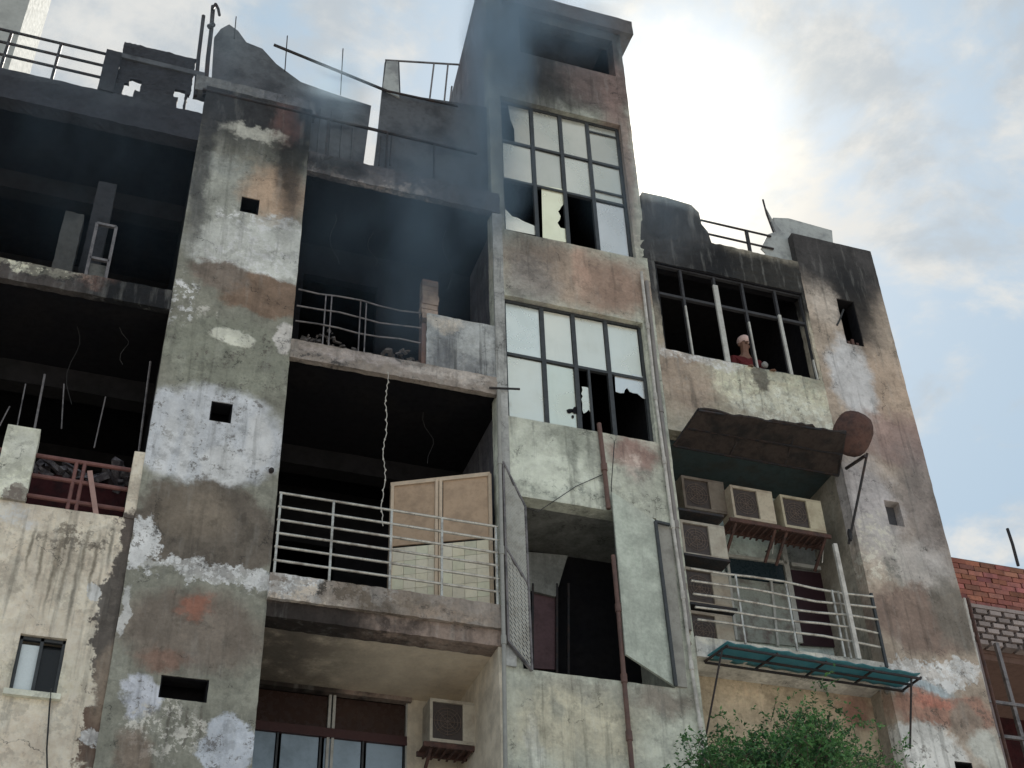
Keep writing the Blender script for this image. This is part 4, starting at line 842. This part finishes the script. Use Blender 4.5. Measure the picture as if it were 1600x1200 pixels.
# ------------------------------------------------------------------ person in the burnt window
ph_ = at(1158, 528, .35)
pe = empty('person', (ph_.x, .35, 11.6), 'person in dark red top and pale pink helmet inside the burnt right bay window', 'person')
pe.scale = (1.06, 1.06, 1.06)
M_SKIN = simple('skin', (.22, .12, .085), .6, var=.1); M_RED = simple('dark_red_cloth', (.13, .016, .018), .9, var=.5); M_TRO = simple('dark_trousers', (.03, .03, .04), .9); M_HEL = simple('pale_pink_helmet', (.82, .6, .56), .4, var=.2)
def skin(name, verts, edges, radii, mat, parent, root=0):
    me = bpy.data.meshes.new(name); me.from_pydata(verts, edges, []); o = link(name, me, mat, parent)
    md = o.modifiers.new('skin', 'SKIN'); md.use_smooth_shade = True; me.skin_vertices or None
    for i, r_ in enumerate(radii): me.skin_vertices[0].data[i].radius = (r_, r_) if not isinstance(r_, tuple) else r_; me.skin_vertices[0].data[i].use_root = (i == root)
    o.modifiers.new('sub', 'SUBSURF').levels = 1; return o
try:
    V_ = [(0, 0, .92), (0, 0, 1.12), (0, 0, 1.32), (0, -.01, 1.42), (0, -.03, 1.5), (0, -.04, 1.6), (0, -.04, 1.68), (-.17, 0, 1.34), (-.22, -.03, 1.08), (-.18, -.22, .98), (.17, 0, 1.34), (.23, -.02, 1.08), (.17, -.2, 1.0), (-.09, 0, .85), (-.1, -.01, .47), (-.1, .02, .08), (-.1, -.12, .04), (.09, 0, .85), (.1, 0, .47), (.1, .02, .08), (.1, -.12, .04), (-.15, -.29, .97), (.14, -.28, 1.0)]
    E_ = [(0, 1), (1, 2), (2, 3), (3, 4), (4, 5), (5, 6), (2, 7), (7, 8), (8, 9), (2, 10), (10, 11), (11, 12), (0, 13), (13, 14), (14, 15), (15, 16), (0, 17), (17, 18), (18, 19), (19, 20), (9, 21), (12, 22)]
    Rr = [.12, .115, .13, .06, .05, .07, .058, .06, .045, .035, .06, .045, .035, .085, .06, .045, .035, .085, .06, .045, .035, .03, .03]
    me = bpy.data.meshes.new('body'); me.from_pydata(V_, E_, []); bo = link('body', me, M_SKIN, pe); bo.modifiers.new('skin', 'SKIN')
    sv = me.skin_vertices[0].data if len(me.skin_vertices) else None
    if sv is None:
        bm_ = bmesh.new(); bm_.from_mesh(me); bm_.verts.layers.skin.verify(); bm_.to_mesh(me); bm_.free(); sv = me.skin_vertices[0].data
    for i, r_ in enumerate(Rr): sv[i].radius = (r_, r_); sv[i].use_root = i == 0
    md = bo.modifiers.new('sub', 'SUBSURF'); md.levels = md.render_levels = 1
    def cloth(name, idx, grow, mat):
        mp = {k: n for n, k in enumerate(idx)}; me = bpy.data.meshes.new(name)
        me.from_pydata([V_[k] for k in idx], [(mp[a], mp[b]) for a, b in E_ if a in mp and b in mp], [])
        bm_ = bmesh.new(); bm_.from_mesh(me); bm_.verts.layers.skin.verify(); bm_.to_mesh(me); bm_.free()
        o = link(name, me, mat, pe); o.modifiers.new('skin', 'SKIN')
        for n, k in enumerate(idx): me.skin_vertices[0].data[n].radius = (Rr[k]+grow,)*2; me.skin_vertices[0].data[n].use_root = n == 0
        md = o.modifiers.new('sub', 'SUBSURF'); md.levels = md.render_levels = 1
    cloth('shirt', [0, 1, 2, 7, 8, 10, 11], .02, M_RED); cloth('trousers', [0, 13, 14, 15, 17, 18, 19], .016, M_TRO)
except Exception as ex: print('person skin failed', ex)
MB().ellipsoid((0, -.035, 1.665), (.082, .098, .07), 16, 10).build('helmet', M_HEL, pe, smooth=True)
MB().ellipsoid((0, -.108, 1.585), (.013, .02, .022), 8, 5).build('nose', M_SKIN, pe, smooth=True)
for s_ in (-1, 1):
    MB().ellipsoid((s_*.027, -.1, 1.61), (.012, .008, .007), 8, 5).build('eye', simple('eye_dark', (.03, .02, .02), .3), pe, smooth=True)
    MB().ellipsoid((s_*.07, -.03, 1.59), (.012, .02, .028), 8, 5).build('ear', M_SKIN, pe, smooth=True)
    for k in range(5):
        b0 = Vector((s_*.145+(k-2)*.014, -.31, .985)); MB().tube(b0, b0+Vector((s_*.01, -.055-.008*(2-abs(k-2)), -.012)), .008, 6, .006).build('finger', M_SKIN, pe)
pl = at(1195, 570, .2); tag(MB().ellipsoid(pl, (.05, .04, .045), 10, 6).build('cloth_bundle', simple('grey_bundle', (.35, .35, .34), .9), None, .012, 14), 'small pale grey bundle on the sill of the burnt right bay window, by the person', 'bundle')

# ------------------------------------------------------------------ tree
YT = -2.6
tc0 = at(1240, 1290, YT)
T = empty('street_tree', (tc0.x, YT, 0), 'small bushy green tree growing in front of the lowest right bay', 'tree')
bk = simple('bark', (.12, .09, .07), .95, var=.6, scale=12); trunk = MB()
top = tc0.z
trunk.tube((0, 0, 0), (.05, 0, top*.45), .11, 10, .09); trunk.tube((.05, 0, top*.45), (0, 0, top-.3), .09, 10, .06)
trunk.build('trunk', bk, T)
br = MB(); tips = []
import itertools
for k in range(62):
    px = R_.choice([R_.uniform(1090, 1415), R_.uniform(1090, 1415), R_.uniform(1200, 1300)]); ymin = 1174-44*math.exp(-((px-1255)/42)**2)-22*math.exp(-((px-1100)/22)**2) + 12*((px-1240)/190)**2
    py = ymin+R_.uniform(-4, 70)
    q = at(px, py, YT+R_.uniform(-.8, .8)); q -= Vector(T.location)
    s_ = Vector((R_.uniform(-.1, .1), 0, top-.9+R_.uniform(0, .5))); mid_ = s_.lerp(q, .5)+Vector((0, 0, .12))
    br.tube(s_, mid_, .028, 6, .016); br.tube(mid_, q, .016, 5, .005); tips.append((q, mid_))
br.build('branch', bk, T)
rng = np.random.default_rng(3)
vs = []; fs = []
def leaf(c, d, s):
    d = d.normalized(); sd = d.cross(Vector((R_.uniform(-1, 1), R_.uniform(-1, 1), 1))).normalized(); nn = d.cross(sd)
    i = len(vs); vs.extend([c, c+d*s*.5+sd*s*.24-nn*s*.06, c+d*s, c+d*s*.5-sd*s*.24-nn*s*.06]); fs.append((i, i+1, i+2)); fs.append((i, i+2, i+3))
twig = MB()
for q, mid_ in tips:
    for k in range(44):
        base_ = mid_.lerp(q, R_.uniform(.1, 1.05))+Vector((R_.gauss(0, .13), R_.gauss(0, .2), R_.gauss(0, .09)))
        d = Vector((R_.gauss(0, 1), R_.gauss(0, 1), R_.uniform(.1, 1.2))).normalized(); ll = R_.uniform(.1, .24)
        if k % 3 == 0: twig.tube(base_, base_+d*ll, .003, 3)
        for m2 in range(13):
            t = m2/12; s2 = Vector((R_.gauss(0, 1), R_.gauss(0, 1), R_.gauss(0, .6)))
            leaf(base_+d*ll*t, d*.5+s2.normalized(), R_.uniform(.025, .05))
tag(twig.build('twig', bk, T, merge=False), kind='stuff')
me = bpy.data.meshes.new('leaves'); me.from_pydata([tuple(v) for v in vs], [], fs)
lm = bpy.data.materials.new('leaf'); lm.use_nodes = True; t = lm.node_tree; bs = t.nodes['Principled BSDF']
g = nd(t, 'ShaderNodeNewGeometry'); c = mixc(t, g.outputs['Random Per Island'], (.05, .17, .05), (.20, .40, .14)); c = mixc(t, mapr(t, vnoise(t, g.outputs['Position'], 4, 3), .4, .65), c, (.03, .09, .035))
lk(t, c, bs.inputs['Base Color']); bs.inputs['Roughness'].default_value = .5
tr = nd(t, 'ShaderNodeBsdfTranslucent'); lk(t, c, tr.inputs[0]); mx = nd(t, 'ShaderNodeMixShader'); mx.inputs[0].default_value = .3
lk(t, bs.outputs[0], mx.inputs[1]); lk(t, tr.outputs[0], mx.inputs[2]); lk(t, mx.outputs[0], t.nodes['Material Output'].inputs[0])
tag(link('leaves', me, lm, T), kind='stuff')

# ------------------------------------------------------------------ smoke
SMOKE = True
if SMOKE:
    sb = MB().box(-4.5, 7.6, -1.6, -.2, 10.6, 21.5)
    so_ = sb.build('smoke', None); tag(so_, 'thin blue-grey smoke drifting up in front of the burnt upper floors and stair tower', 'smoke', kind='stuff')
    mt = bpy.data.materials.new('smoke_volume'); mt.use_nodes = True; t = mt.node_tree; t.nodes.remove(t.nodes['Principled BSDF'])
    g = nd(t, 'ShaderNodeNewGeometry'); PP = g.outputs['Position']
    wn = vnoise(t, PP, .8, 3, .5, out=1); ws = nd(t, 'ShaderNodeVectorMath', operation='MULTIPLY_ADD'); lk(t, wn, ws.inputs[0]); ws.inputs[1].default_value = (.8, .3, .8); lk(t, PP, ws.inputs[2]); WP = ws.outputs[0]
    def blob(px, py, rx, rz, dns, soft=.9):
        c0 = at(px, py, -.7); a_ = nd(t, 'ShaderNodeVectorMath', operation='SUBTRACT'); lk(t, WP, a_.inputs[0]); a_.inputs[1].default_value = (c0.x+.4, -.75, c0.z+.4)
        m_ = nd(t, 'ShaderNodeVectorMath', operation='MULTIPLY'); lk(t, a_.outputs[0], m_.inputs[0]); m_.inputs[1].default_value = (1/rx, 1/.75, 1/rz)
        l_ = nd(t, 'ShaderNodeVectorMath', operation='LENGTH'); lk(t, m_.outputs[0], l_.inputs[0])
        return mapr(t, l_.outputs['Value'], 0, 1, dns, 0)
    tot = None
    for args in ((750, 260, .75, 1.7, 1.3), (775, 110, .6, 1.9, 1.9), (800, 10, .8, 1.8, 1.7), (690, 330, 1.2, 1.5, .5), (890, 60, 1.1, 1.0, .5), (520, 160, .5, .6, .8), (640, 440, .8, 1.1, .25), (510, 190, .8, .8, .4), (640, 520, .7, .8, .25), (1000, 330, 1.2, 1.2, .22), (330, 110, 1.0, .9, .12), (150, 250, 2.4, 2.6, .1), (600, 380, 1.9, 2.2, .2)):
        v_ = blob(*args); tot = v_ if tot is None else mth(t, 'ADD', tot, v_)
    nz = mapr(t, vnoise(t, WP, 1.1, 4, .55, stretch=(1.5, 1, .6)), .3, .7, .3, 1.5)
    pv = nd(t, 'ShaderNodeVolumePrincipled'); pv.inputs['Color'].default_value = (.66, .85, 1.0, 1); pv.inputs['Anisotropy'].default_value = .2
    lk(t, mth(t, 'MULTIPLY', tot, nz), pv.inputs['Density']); lk(t, pv.outputs[0], t.nodes['Material Output'].inputs['Volume'])
    so_.data.materials.append(mt)
